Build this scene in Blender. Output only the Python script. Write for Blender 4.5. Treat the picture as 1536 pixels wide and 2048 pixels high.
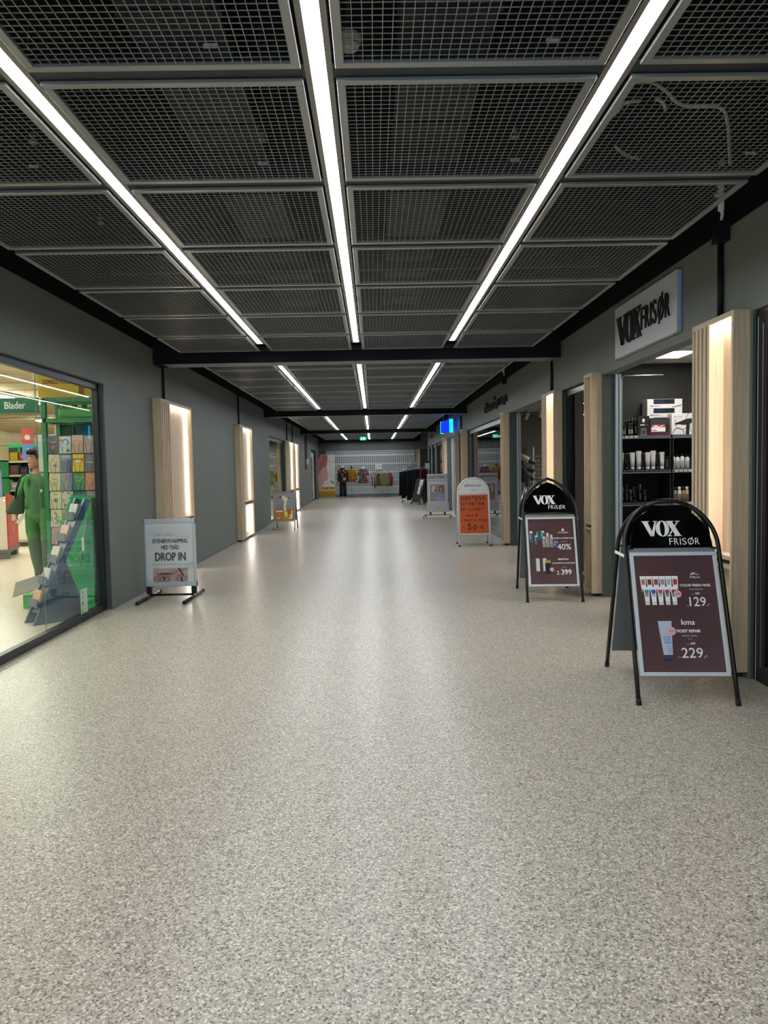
import bpy, math, random
from mathutils import Matrix, Vector
random.seed(7)
S = bpy.context.scene
COL = S.collection
for o in list(bpy.data.objects):
    bpy.data.objects.remove(o)

# ------------------------------------------------------------------ camera
cam_d = bpy.data.cameras.new('camera')
cam = bpy.data.objects.new('camera', cam_d)
COL.objects.link(cam)
F, CX, CY, VPX, VPY, ROLL, EYE = 1500.0, 768.0, 1024.0, 747.0, 938.0, 0.0205, 1.40
d = Vector(((VPX-CX)/F, (VPY-CY)/F, 1)).normalized()
cr, sr = math.cos(ROLL), math.sin(ROLL)
e1 = Vector((cr, -sr, -(cr*d.x - sr*d.y)/d.z)).normalized()
e2 = d.cross(e1)
# world axes X, Y, Z seen from the camera (x right, y down, z forward)
AX = (e1, d, -e2)
right = Vector([a.x for a in AX]); down = Vector([a.y for a in AX]); fwd = Vector([a.z for a in AX])
R3 = Matrix((right, -down, -fwd)).transposed()
cam.matrix_world = Matrix.Translation((0, 0, EYE)) @ R3.to_4x4()
cam_d.sensor_fit = 'HORIZONTAL'
cam_d.sensor_width = 36.0
cam_d.lens = 36.0*F/1536.0
cam_d.clip_start = 0.05
cam_d.clip_end = 200
S.camera = cam

# ------------------------------------------------------------------ world, exposure
w = bpy.data.worlds.new('world'); S.world = w; w.use_nodes = True
w.node_tree.nodes['Background'].inputs[0].default_value = (0.74, 0.88, 1.0, 1)
w.node_tree.nodes['Background'].inputs[1].default_value = 2.1      # daylight through the entrance behind the camera
S.view_settings.view_transform = 'Standard'
S.view_settings.look = 'None'
S.view_settings.exposure = 0.0
S.view_settings.gamma = 1.0
S.view_settings.use_curve_mapping = False
try:
    S.cycles.use_denoising = True
    S.cycles.sample_clamp_indirect = 6.0
    S.cycles.max_bounces = 10
    S.cycles.transparent_max_bounces = 16
    S.cycles.use_light_tree = True
    S.cycles.caustics_reflective = False
    S.cycles.caustics_refractive = False
except Exception:
    pass
STRIP = 31.0        # corridor light strips
NICHE = 11.0        # LED strips in the oak wall boxes
SHOP_L = 105.0       # ceiling tubes of the book shop

# ------------------------------------------------------------------ materials
def lin(c):
    c /= 255.0
    return c/12.92 if c <= 0.04045 else ((c+0.055)/1.055)**2.4
def hexc(h):
    h = h.lstrip('#')
    return (lin(int(h[0:2], 16)), lin(int(h[2:4], 16)), lin(int(h[4:6], 16)), 1)
MC = {}
def mat(name, h='808080', rough=0.6, metal=0.0, spec=0.5, coat=0.0):
    if name in MC: return MC[name]
    m = bpy.data.materials.new(name); m.use_nodes = True
    b = m.node_tree.nodes['Principled BSDF']
    b.inputs['Base Color'].default_value = hexc(h)
    b.inputs['Roughness'].default_value = rough
    b.inputs['Metallic'].default_value = metal
    b.inputs['Specular IOR Level'].default_value = spec
    if coat: b.inputs['Coat Weight'].default_value = coat; b.inputs['Coat Roughness'].default_value = 0.08
    MC[name] = m
    return m
def glow(name, h, strength):
    if name in MC: return MC[name]
    m = bpy.data.materials.new(name); m.use_nodes = True
    nt = m.node_tree; nt.nodes.clear()
    e = nt.nodes.new('ShaderNodeEmission'); o = nt.nodes.new('ShaderNodeOutputMaterial')
    e.inputs[0].default_value = hexc(h); e.inputs[1].default_value = strength
    nt.links.new(e.outputs[0], o.inputs[0])
    MC[name] = m
    return m
def glass(name, tint='FFFFFF', base=0.045):
    if name in MC: return MC[name]
    m = bpy.data.materials.new(name); m.use_nodes = True
    nt = m.node_tree; nt.nodes.clear(); N = nt.nodes.new; Lk = nt.links.new
    lw = N('ShaderNodeLayerWeight'); lw.inputs[0].default_value = 0.5
    p = N('ShaderNodeMath'); p.operation = 'POWER'; p.inputs[1].default_value = 5
    mu = N('ShaderNodeMath'); mu.operation = 'MULTIPLY_ADD'; mu.inputs[1].default_value = 1-base; mu.inputs[2].default_value = base
    t = N('ShaderNodeBsdfTransparent'); t.inputs[0].default_value = hexc(tint)
    g = N('ShaderNodeBsdfGlossy'); g.inputs['Roughness'].default_value = 0.0
    mx = N('ShaderNodeMixShader'); o = N('ShaderNodeOutputMaterial')
    Lk(lw.outputs['Facing'], p.inputs[0]); Lk(p.outputs[0], mu.inputs[0]); Lk(mu.outputs[0], mx.inputs[0])
    Lk(t.outputs[0], mx.inputs[1]); Lk(g.outputs[0], mx.inputs[2]); Lk(mx.outputs[0], o.inputs[0])
    MC[name] = m
    return m
def noisy(name, cols, scale=(1, 1, 1), rough=0.6, detail=3, pos=None, nscale=5.0, spec=0.5, bump=0.0, dist=0.0, coord='Object'):
    """colours mixed by a stretched noise field (wood grain, plaster, cloth print)"""
    if name in MC: return MC[name]
    m = bpy.data.materials.new(name); m.use_nodes = True
    nt = m.node_tree; N = nt.nodes.new; Lk = nt.links.new
    b = nt.nodes['Principled BSDF']; b.inputs['Roughness'].default_value = rough
    b.inputs['Specular IOR Level'].default_value = spec
    tc = N('ShaderNodeTexCoord'); mp = N('ShaderNodeMapping'); mp.inputs['Scale'].default_value = scale
    nz = N('ShaderNodeTexNoise'); nz.inputs['Scale'].default_value = nscale; nz.inputs['Detail'].default_value = detail
    nz.inputs['Distortion'].default_value = dist
    rp = N('ShaderNodeValToRGB'); el = rp.color_ramp.elements
    pos = pos or [0.3+0.4*i/(len(cols)-1) for i in range(len(cols))]
    while len(el) < len(cols): el.new(0.5)
    for i, c in enumerate(cols):
        el[i].position = pos[i]; el[i].color = hexc(c)
    Lk(tc.outputs[coord], mp.inputs[0]); Lk(mp.outputs[0], nz.inputs['Vector']); Lk(nz.outputs[0], rp.inputs[0]); Lk(rp.outputs[0], b.inputs['Base Color'])
    if bump:
        bp = N('ShaderNodeBump'); bp.inputs['Strength'].default_value = bump; bp.inputs['Distance'].default_value = 0.002
        Lk(nz.outputs[0], bp.inputs['Height']); Lk(bp.outputs[0], b.inputs['Normal'])
    MC[name] = m
    return m
def chips(name, stops, scale, rough, spec=0.5):
    """speckled flooring: random chip colours from a cell pattern"""
    m = bpy.data.materials.new(name); m.use_nodes = True
    nt = m.node_tree; N = nt.nodes.new; Lk = nt.links.new
    b = nt.nodes['Principled BSDF']; b.inputs['Roughness'].default_value = rough; b.inputs['Specular IOR Level'].default_value = spec
    tc = N('ShaderNodeTexCoord'); 
    nz = N('ShaderNodeTexNoise'); nz.inputs['Scale'].default_value = 260; nz.inputs['Detail'].default_value = 1
    ad = N('ShaderNodeVectorMath'); ad.operation = 'MULTIPLY_ADD'; ad.inputs[1].default_value = (0.006, 0.006, 0)
    vo = N('ShaderNodeTexVoronoi'); vo.inputs['Scale'].default_value = scale
    sp = N('ShaderNodeSeparateColor')
    rp = N('ShaderNodeValToRGB'); rp.color_ramp.interpolation = 'CONSTANT'; el = rp.color_ramp.elements
    while len(el) < len(stops): el.new(0.5)
    for i, (p, c) in enumerate(stops): el[i].position = p; el[i].color = hexc(c)
    Lk(tc.outputs['Object'], nz.inputs['Vector']); Lk(nz.outputs['Color'], ad.inputs[0]); Lk(tc.outputs['Object'], ad.inputs[2])
    Lk(ad.outputs[0], vo.inputs['Vector']); Lk(vo.outputs['Color'], sp.inputs[0]); Lk(sp.outputs[0], rp.inputs[0]); Lk(rp.outputs[0], b.inputs['Base Color'])
    MC[name] = m
    return m

FLOOR = chips('speckled_flooring', [(0.0, '6A655B'), (0.07, '8E877A'), (0.26, 'B1A99B'), (0.62, 'C3BAAB'), (0.86, 'E0DACB')], 165, 0.33)
FLOOR_SHOP = chips('beige_shop_flooring', [(0.0, '8E8272'), (0.1, 'B8AB98'), (0.4, 'CCC0AE'), (0.8, 'DCD2C3')], 140, 0.3)
WALL = noisy('grey_green_paint', ['6E7570', '757C77'], nscale=60, rough=0.55, bump=0.05, spec=0.35)
JAMB = mat('dark_green_paint', '47554F', 0.5)
BLACKP = mat('black_void_paint', '08090D', 0.85, spec=0.2)
STEEL = mat('navy_black_steel', '080B13', 0.6, spec=0.3)
OAK = noisy('pale_oak', ['BDA88A', 'CBB79A', 'D6C4AA'], scale=(22, 22, 0.9), nscale=3.0, detail=6, rough=0.5, dist=0.4)
OAKD = noisy('oak_slat_gap', ['6E5644', '7D6552'], scale=(22, 22, 0.9), nscale=3.0, rough=0.6)
OAKIN = noisy('oak_niche_lining', ['D0B99B', 'DECAAE'], scale=(22, 22, 0.9), nscale=3.0, detail=6, rough=0.5)
BLK = mat('black_metal', '0B0C0E', 0.35)
BLKG = mat('black_gloss', '050506', 0.12)
BLKM = mat('black_matt', '101113', 0.7)
WHT = mat('white_lacquer', 'E6E7E8', 0.4)
PAPER = mat('white_paper', 'E9E8E4', 0.6)
ALU = mat('brushed_aluminium', 'A9ADB0', 0.35, 0.9)
GALV = mat('galvanised_steel', '979C99', 0.36, 0.45)
RAIL = mat('blue_grey_door_rail', 'B4C3D0', 0.4, 0.25)
CHROME = mat('chrome', 'D0D3D6', 0.15, 1.0)
DGREY = mat('dark_grey_paint', '3A3B3C', 0.6)
MGREY = mat('mid_grey_plastic', '6C7078', 0.5)
GLASS = glass('clear_shop_glass', 'F2FAF6', 0.06)
GLASSD = glass('tinted_shop_glass', '8C9692', 0.06)
LED = glow('white_light_diffuser', 'F7FAFF', STRIP)
LEDW = glow('warm_led_strip', 'FFF4EA', 24.0)
LEDLOW = glow('bright_low_led_strip', 'FFF6EC', 30.0)
LEDN = glow('neutral_led_strip', 'FFF3E6', NICHE)
SHOPLED = glow('shop_tube_light', 'FFF5E8', SHOP_L)

# ------------------------------------------------------------------ mesh builder
TXT = {}
def glyphs(s, bold):
    k = (s, bold)
    if k in TXT: return TXT[k]
    cu = bpy.data.curves.new('lettering', 'FONT'); cu.body = s; cu.size = 1.0; cu.offset = bold; cu.resolution_u = 3
    ob = bpy.data.objects.new('lettering', cu); COL.objects.link(ob)
    dg = bpy.context.evaluated_depsgraph_get()
    me = bpy.data.meshes.new_from_object(ob.evaluated_get(dg))
    V = [(v.co.x, v.co.y) for v in me.vertices]; Fc = [tuple(p.vertices) for p in me.polygons]
    bpy.data.objects.remove(ob); bpy.data.curves.remove(cu); bpy.data.meshes.remove(me)
    TXT[k] = (V, Fc)
    return TXT[k]
_H = glyphs('H', 0.0); CAP = max(v[1] for v in _H[0])

def frame(o, u, v):
    u = Vector(u).normalized(); v = Vector(v).normalized(); n = u.cross(v)
    M = Matrix((u, v, n)).transposed().to_4x4(); M.translation = Vector(o)
    return M
class MB:
    def __init__(s): s.v, s.f, s.mi, s.sm, s.mats, s.M, s.cuts = [], [], [], [], [], Matrix(), []
    def add(s, vs, fs, m, smooth=False):
        if m not in s.mats: s.mats.append(m)
        i = s.mats.index(m); b = len(s.v); s.cuts.append((len(s.v), len(s.f)))
        s.v += [tuple(s.M @ Vector(p)) for p in vs]
        for f in fs: s.f.append(tuple(b+k for k in f)); s.mi.append(i); s.sm.append(smooth)
        return s
    def box(s, x0, y0, z0, x1, y1, z1, m):
        x0, x1 = min(x0, x1), max(x0, x1); y0, y1 = min(y0, y1), max(y0, y1); z0, z1 = min(z0, z1), max(z0, z1)
        v = [(x0, y0, z0), (x1, y0, z0), (x1, y1, z0), (x0, y1, z0), (x0, y0, z1), (x1, y0, z1), (x1, y1, z1), (x0, y1, z1)]
        return s.add(v, [(0, 3, 2, 1), (4, 5, 6, 7), (0, 1, 5, 4), (1, 2, 6, 5), (2, 3, 7, 6), (3, 0, 4, 7)], m)
    def tube(s, pts, r, m, n=10, closed=False):
        pts = [Vector(p) for p in pts]; N = len(pts); rs = r if isinstance(r, (list, tuple)) else [r]*N
        vs, fs = [], []; prev = None
        for i, p in enumerate(pts):
            a = pts[(i-1) % N] if (closed or i > 0) else p; b = pts[(i+1) % N] if (closed or i < N-1) else p
            t = (b-a).normalized()
            if prev is None:
                prev = t.orthogonal().normalized()
            prev = (prev - t*prev.dot(t)); prev = prev.normalized() if prev.length > 1e-6 else t.orthogonal().normalized()
            q = t.cross(prev)
            for k in range(n):
                an = 2*math.pi*k/n
                vs.append(p + (prev*math.cos(an)+q*math.sin(an))*rs[i])
        for i in range(N if closed else N-1):
            j = (i+1) % N
            for k in range(n): fs.append((i*n+k, i*n+(k+1) % n, j*n+(k+1) % n, j*n+k))
        if not closed: fs += [tuple(range(n-1, -1, -1)), tuple((N-1)*n+k for k in range(n))]
        return s.add(vs, fs, m, True)
    def loft(s, rings, m, n=16, cap=True, smooth=True):
        """rings of (z, cx, cy, rx, ry)"""
        vs, fs = [], []
        for z, cx, cy, rx, ry in rings:
            for k in range(n):
                a = 2*math.pi*k/n
                vs.append((cx+rx*math.cos(a), cy+ry*math.sin(a), z))
        for i in range(len(rings)-1):
            for k in range(n): fs.append((i*n+k, i*n+(k+1) % n, (i+1)*n+(k+1) % n, (i+1)*n+k))
        if cap: fs += [tuple(range(n-1, -1, -1)), tuple((len(rings)-1)*n+k for k in range(n))]
        return s.add(vs, fs, m, smooth)
    def lathe(s, prof, m, n=16, c=(0, 0)):
        return s.loft([(z, c[0], c[1], r, r) for r, z in prof], m, n)
    def ball(s, c, r, m, n=16, k=10):
        rx, ry, rz = r if isinstance(r, (list, tuple)) else (r, r, r)
        return s.loft([(c[2]-rz*math.cos(math.pi*i/k), c[0], c[1], max(rx*math.sin(math.pi*i/k), 1e-4), max(ry*math.sin(math.pi*i/k), 1e-4)) for i in range(k+1)], m, n)
    def prism(s, poly, z0, z1, m):
        n = len(poly); a = sum(poly[i][0]*poly[(i+1) % n][1]-poly[(i+1) % n][0]*poly[i][1] for i in range(n))
        if a < 0: poly = poly[::-1]
        v = [(x, y, z0) for x, y in poly]+[(x, y, z1) for x, y in poly]
        return s.add(v, [tuple(range(n-1, -1, -1)), tuple(range(n, 2*n))]+[(i, (i+1) % n, n+(i+1) % n, n+i) for i in range(n)], m)
    def flat(s, poly, z, m):
        n = len(poly); a = sum(poly[i][0]*poly[(i+1) % n][1]-poly[(i+1) % n][0]*poly[i][1] for i in range(n))
        if a < 0: poly = poly[::-1]
        return s.add([(x, y, z) for x, y in poly], [tuple(range(n))], m)
    def rect(s, x0, y0, x1, y1, z, m): return s.flat([(x0, y0), (x1, y0), (x1, y1), (x0, y1)], z, m)
    def ell(s, cx, cy, rx, ry, z, m, n=24, rot=0.0):
        c, q = math.cos(rot), math.sin(rot)
        return s.flat([(cx+rx*math.cos(2*math.pi*k/n)*c-ry*math.sin(2*math.pi*k/n)*q, cy+rx*math.cos(2*math.pi*k/n)*q+ry*math.sin(2*math.pi*k/n)*c) for k in range(n)], z, m)
    def line(s, pts, wd, z, m):
        """flat pen stroke"""
        for (x0, y0), (x1, y1) in zip(pts, pts[1:]):
            dx, dy = x1-x0, y1-y0; L = math.hypot(dx, dy) or 1; nx, ny = -dy/L*wd/2, dx/L*wd/2; ex, ey = dx/L*wd*.3, dy/L*wd*.3
            s.flat([(x0-ex+nx, y0-ey+ny), (x0-ex-nx, y0-ey-ny), (x1+ex-nx, y1+ey-ny), (x1+ex+nx, y1+ey+ny)], z, m)
        return s
    def text(s, st, x, y, h, z, m, sx=1.0, bold=0.0, al='L', fit=None, depth=0.0):
        if bold > 0:                                   # heavier weight: the letters struck several times
            b = bold*h*.9; w_ = fit
            for i, (dx, dy) in enumerate(((0, 0), (b, 0), (-b, 0), (0, b), (0, -b))):
                s.text(st, x+dx+(b if al == 'L' else -b if al == 'R' else 0), y+dy, h, z+i*.00012, m, sx, 0.0, al, (w_-2*b) if w_ else None, depth)
            return s
        V, Fc = glyphs(st, bold); k = h/CAP
        if not V: return s
        x0 = min(v[0] for v in V); x1 = max(v[0] for v in V); wd = (x1-x0)*k*sx
        if fit: sx *= fit/wd; wd = fit
        ox = x - (0 if al == 'L' else wd/2 if al == 'C' else wd)
        if not depth: return s.add([(ox+(a-x0)*k*sx, y+b*k, z) for a, b in V], Fc, m)
        n = len(V); edges = {}
        for f in Fc:
            for a, b in zip(f, f[1:]+f[:1]): edges[(a, b)] = 1
        side = [(a, b, b+n, a+n) for a, b in edges if (b, a) not in edges]
        P = [(ox+(a-x0)*k*sx, y+b*k) for a, b in V]
        return s.add([(a, b, z) for a, b in P]+[(a, b, z+depth) for a, b in P], [tuple(reversed(f)) for f in Fc]+[tuple(i+n for i in f) for f in Fc]+side, m)
    def build(s, name, parent=None, bevel=0.0, seg=2, subsurf=0):
        me = bpy.data.meshes.new(name); me.from_pydata(s.v, [], s.f)
        for m in s.mats: me.materials.append(m)
        me.polygons.foreach_set('material_index', s.mi); me.polygons.foreach_set('use_smooth', s.sm); me.update()
        o = bpy.data.objects.new(name, me); COL.objects.link(o)
        if parent is not None: o.parent = parent
        if bevel:
            b = o.modifiers.new('edge', 'BEVEL'); b.width = bevel; b.segments = seg; b.limit_method = 'ANGLE'; b.angle_limit = 0.9
        if subsurf:
            q = o.modifiers.new('smooth', 'SUBSURF'); q.levels = q.render_levels = subsurf
        return o
def each(mb, name, parent, bevel=0.0):
    """every solid of the builder becomes a part of its own"""
    out = []; c = mb.cuts+[(len(mb.v), len(mb.f))]
    for (v0, f0), (v1, f1) in zip(c, c[1:]):
        q = MB(); q.v = mb.v[v0:v1]; q.f = [tuple(i-v0 for i in f) for f in mb.f[f0:f1]]; q.sm = mb.sm[f0:f1]; q.mats = mb.mats; q.mi = mb.mi[f0:f1]
        out.append(q.build(name, parent, bevel))
    return out
def thing(name, label, cat, loc=(0, 0, 0), rz=0.0, group=None):
    o = bpy.data.objects.new(name, None); COL.objects.link(o); o.empty_display_size = 0.1
    o.location = loc; o.rotation_euler = (0, 0, rz)
    return tag(o, label, cat, group)
def tag(o, label, cat, group=None):
    o['label'] = label; o['category'] = cat; o['kind'] = 'thing'
    if group: o['group'] = group
    return o
def struct(mb, name, parent=None, bevel=0.0):
    o = mb.build(name, parent, bevel)
    if parent is None: o['kind'] = 'structure'
    return o
def sroot(name):
    o = bpy.data.objects.new(name, None); COL.objects.link(o); o['kind'] = 'structure'; o.empty_display_size = 0.1
    return o
def dup(root, loc, rz=None, label=None, group=None):
    r = root.copy(); COL.objects.link(r); r.location = loc
    if rz is not None: r.rotation_euler = (0, 0, rz)
    if label: r['label'] = label
    if group: r['group'] = group
    for ch in list(root.children):
        c = ch.copy(); COL.objects.link(c); c.parent = r
        for g in list(ch.children):
            q = g.copy(); COL.objects.link(q); q.parent = c
    return r
def arc(cx, cy, rx, ry, a0, a1, n): return [(cx+rx*math.cos(math.radians(a0+(a1-a0)*i/n)), cy+ry*math.sin(math.radians(a0+(a1-a0)*i/n))) for i in range(n+1)]
def vox(mb, x, y, h, wd, z, m, depth=0.0):
    """the three fat-face serif capitals V, O and X in a box wd wide, h high"""
    put = (lambda p: mb.prism(p, z, z+depth, m)) if depth else (lambda p: mb.flat(p, z, m))
    X = lambda a: x+a*wd
    Y = lambda b: y+b*h
    def P(*pts): put([(X(a), Y(b)) for a, b in pts])
    P((.02, .97), (.155, .97), (.255, .30), (.30, .0), (.205, .0))              # V thick stroke
    P((.205, .0), (.30, .0), (.375, .97), (.345, .97), (.245, .26))              # V thin stroke
    P((.0, 1.0), (.0, .955), (.20, .955), (.20, 1.0)); P((.30, 1.0), (.30, .955), (.42, .955), (.42, 1.0))
    N = 28
    for k in range(N):                                                         # O
        a0, a1 = 2*math.pi*k/N, 2*math.pi*(k+1)/N
        q = [(.525+.175*math.cos(a0), .5+.52*math.sin(a0)), (.525+.175*math.cos(a1), .5+.52*math.sin(a1)), (.525+.062*math.cos(a1), .5+.475*math.sin(a1)), (.525+.062*math.cos(a0), .5+.475*math.sin(a0))]
        P(*q)
    P((.645, .97), (.785, .97), (.985, .03), (.845, .03))                       # X thick
    P((.665, .03), (.70, .03), (.955, .97), (.92, .97))                         # X thin
    P((.62, 1.0), (.62, .955), (.825, .955), (.825, 1.0)); P((.87, 1.0), (.87, .955), (.99, .955), (.99, 1.0))
    P((.63, .045), (.63, 0), (.75, 0), (.75, .045)); P((.80, .045), (.80, 0), (1.01, 0), (1.01, .045))
def frisor(mb, x, y, h, wd, z, m, bold=0.0, depth=0.0):
    """FRISØR in a thin sans, its O crossed by a long stroke"""
    w6 = [('F', .115), ('R', .145), ('I', .03), ('S', .14), ('O', .20), ('R', .145)]; gap = (1-sum(a for _, a in w6))/5; cx = x
    for ch, a in w6:
        mb.text(ch, cx, y, h, z, m, bold=bold, fit=a*wd, depth=depth)
        if ch == 'O':
            t = 0.011*wd+bold*h; p = [(cx+.03*wd, y-.12*h), (cx+.03*wd+2*t, y-.12*h), (cx+a*wd-.03*wd, y+1.14*h), (cx+a*wd-.03*wd-2*t, y+1.14*h)]
            mb.prism(p, z, z+depth, m) if depth else mb.flat(p, z+.0002, m)
        cx += (a+gap)*wd
ORD = ['first', 'second', 'third', 'fourth', 'fifth', 'sixth', 'seventh', 'eighth', 'ninth', 'tenth', 'eleventh', 'twelfth']

# ================================================================== the setting
XL, XR, YB = -2.74, 2.40, 38.3
ZW, ZS, ZG = 2.96, 3.62, 2.88            # painted wall top, slab, mesh ceiling
m = MB(); m.box(-2.80, -3, -.1, 2.50, YB+.3, 0, FLOOR); m.box(2.50, -3, -.1, 7.0, YB+.3, -.0005, FLOOR); struct(m, 'floor')
m = MB(); m.box(-12.5, -3, -.1, -2.80, 20.2, 0, FLOOR_SHOP); m.box(-12.5, 20.2, -.1, -4.2, 34.2, 0, FLOOR_SHOP); struct(m, 'floor_book_shop')
m = MB(); m.box(-2.9, -3, ZS, 7.0, YB+.3, ZS+.1, BLACKP); struct(m, 'ceiling')
# wall_left: shop window, two shop openings
T = .10
m = MB()
for y0, y1, z0, z1 in [(-3, 7.76, 2.325, ZW), (7.76, 19.9, 0, ZW), (19.9, 23.45, 2.33, ZW), (23.45, 33.2, 0, ZW), (33.2, 36.0, 2.33, ZW), (36.0, YB, 0, ZW)]:
    m.box(XL-T, y0, z0, XL, y1, z1, WALL)
for y in (7.76, 23.45, 36.0):                                   # painted reveals
    m.box(XL-T-.002, y-.004, 0, XL-.002, y+.002, 2.33, JAMB)
struct(m, 'wall_left')
m = MB(); m.box(XL-T, -3, ZW, XL-.01, YB, ZS, BLACKP); struct(m, 'trim_1')
# wall_right
T = .125
m = MB()
SEG = [(-3, 4.74, 2.345, ZW), (4.74, 5.15, 0, ZW), (5.15, 7.83, 2.33, ZW), (7.83, 8.2, 0, ZW), (8.2, 9.53, 2.345, ZW), (9.53, 10.2, 0, ZW), (10.2, 13.2, 2.34, ZW),
       (13.2, 13.62, 0, ZW), (13.62, 19.05, 2.33, ZW), (19.05, 19.75, 0, ZW), (19.75, 20.95, 2.34, ZW), (20.95, 21.35, 0, ZW), (21.35, 24.27, 2.34, ZW), (24.27, 25.05, 0, ZW),
       (25.05, 28.6, 2.33, ZW), (28.6, 29.3, 0, ZW), (29.3, 30.6, 2.33, ZW), (30.6, 31.2, 0, ZW), (31.2, 32.6, 2.33, ZW), (32.6, 33.0, 0, ZW)]
for y0, y1, z0, z1 in SEG: m.box(XR, y0, z0, XR+T, y1, z1, WALL)
for y in (4.74, 7.83, 9.53, 13.2, 19.05, 20.95, 24.27, 28.6, 30.6): m.box(XR+.002, y-.004, 0, XR+T+.002, y+.002, 2.33, JAMB)
struct(m, 'wall_right')
m = MB(); m.box(XR+.01, -3, ZW, XR+T, 33.0, ZS, BLACKP); struct(m, 'trim_2')
# back of the hall: painted band above the shutter, side recess on the right
m = MB()
m.box(-2.84, YB, 2.36, 3.6, YB+.12, ZS, WALL); m.box(2.40, YB-.02, 0, 3.6, YB+.12, 2.36, DGREY); m.box(-2.84, YB, 0, -2.38, YB+.12, 2.36, WALL)
struct(m, 'wall_back')
m = MB(); m.box(-2.84, -3.1, 2.5, 2.53, -3, ZS+.1, WALL); struct(m, 'wall_front')
m = MB(); m.box(3.5, 33.0, 0, 3.6, YB+.1, ZS, DGREY); m.box(2.40, 33.0, 0, 3.6, 33.06, ZS, DGREY); struct(m, 'wall_side_recess')
m = MB(); m.box(-2.6, YB+1.4, 0, 2.5, YB+1.5, 2.6, mat('dim_shop_wall', '454D4A', .8)); m.box(-2.6, YB+.12, 2.5, 2.5, YB+1.4, 2.6, BLACKP); m.box(-2.6, YB+.12, -.1, 2.5, YB+1.4, 0, FLOOR); struct(m, 'wall_closed_shop')
m = MB()
m.box(XL, 7.76, 0, XL+.012, 19.9, .012, MGREY); m.box(XL, 23.45, 0, XL+.012, 33.2, .012, MGREY); struct(m, 'baseboard_left')

# ------------------------------------------------------------------ roof beams
BEAMY = [(9.55, 9.86), (19.1, 19.4), (28.5, 28.8), (38.0, 38.28)]
for y0, y1 in BEAMY:
    m = MB()
    m.box(XL+.005, y0, 2.765, XR-.005, y1, 2.785, STEEL); m.box(XL+.005, y0+.012, 2.785, XR-.005, y1-.012, 3.12, STEEL)
    m.box(XL+.005, y0+.002, 2.7625, XR-.005, y1-.002, 2.765, MGREY)  # grey sheet paints the floor's bounce light onto the beam underside
    m.box(XL+.001, y0-.004, 2.76, XL+.12, y1+.004, 3.12, STEEL); m.box(XR-.36, y0-.004, 2.77, XR-.004, y1+.004, 3.12, STEEL)
    struct(m, 'ceiling_beam')
for k, (a, b) in enumerate(zip([-.4]+[q[1] for q in BEAMY], [q[0] for q in BEAMY])):       # services in the void above the mesh
    pass
# ------------------------------------------------------------------ mesh ceiling panels, one thing each
def panel_proto():
    r = thing('mesh_ceiling_panel', 'x', 'ceiling panel', (0, 0, 0))
    a = .50; m = MB(); fw = .034
    for x0, y0, x1, y1 in [(-a, -a, a, -a+fw), (-a, a-fw, a, a), (-a, -a+fw, -a+fw, a-fw), (a-fw, -a+fw, a, a-fw)]: m.box(x0, y0, 0, x1, y1, .016, GALV)
    m.build('frame', r, .002, 1)
    m = MB(); t = .0013; n = 27; st = (2*(a-fw))/n
    for i in range(1, n):
        c = -a+fw+i*st
        m.box(c-t, -a+fw, .004, c+t, a-fw, .008, GALV); m.box(-a+fw, c-t, .008, a-fw, c+t, .0105, GALV)
    m.build('wire_mesh', r)
    return r
PX = [-1.865, -.738, .389, 1.52]
COLN = ['beside the left wall', 'left of the middle light strip', 'right of the middle light strip', 'beside the right wall']
BAY = [('nearest bay', 2.365, 7), ('second bay', 10.62, 8), ('third bay', 20.05, 8), ('farthest bay', 29.45, 8)]
proto = None
for bn, y0, n in BAY:
    for r in range(n):
        for c in range(4):
            lb = 'steel mesh ceiling panel, %s row of the %s, %s' % (ORD[r], bn, COLN[c])
            p = (PX[c], y0+1.09*r, ZG)
            if proto is None:
                proto = panel_proto(); proto.location = p; proto['label'] = lb; proto['group'] = 'mesh ceiling panels'
            else: dup(proto, p, None, lb, 'mesh ceiling panels')
# dark carrier profiles between the panels
m = MB()
for bn, y0, n in BAY:
    for r in range(n+1):
        y = y0+1.09*r-.545
        if any(a-.05 < y < b+.05 for a, b in BEAMY): continue
        m.box(-2.36, y-.05, ZG+.017, 2.02, y+.05, ZG+.05, mat('carrier_blue_grey', '2B333A', .5, .2))
struct(m, 'trim_3')
# ------------------------------------------------------------------ light strips
HOUS = mat('light_housing_taupe', '8B8682', .5, .2)
LX = [-1.3015, -.1745, .9545]
LN = ['on the left', 'in the middle', 'on the right']
for bn, ya, yb in [('nearest ceiling bay', -2.2, 8.93), ('second ceiling bay', 10.15, 18.5), ('third ceiling bay', 19.7, 28.2), ('farthest ceiling bay', 29.1, 37.7)]:
    for x, ln in zip(LX, LN):
        t = thing('light_strip', 'long white ceiling light strip %s of the %s' % (ln, bn), 'ceiling light', (x, (ya+yb)/2, ZG), 0, 'ceiling light strips'); L2 = (yb-ya)/2
        m = MB(); m.box(-.052, -L2, .012, -.0295, L2, .075, HOUS); m.box(.0295, -L2, .012, .052, L2, .075, HOUS); m.box(-.03, -L2, .05, .03, L2, .075, HOUS)
        m.box(-.03, -L2, .012, .03, -L2+.01, .05, HOUS); m.box(-.03, L2-.01, .012, .03, L2, .05, HOUS); m.build('housing', t)
        m = MB(); m.box(-.029, -L2+.012, .014, .029, L2-.012, .03, LED); m.build('diffuser', t)
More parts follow.
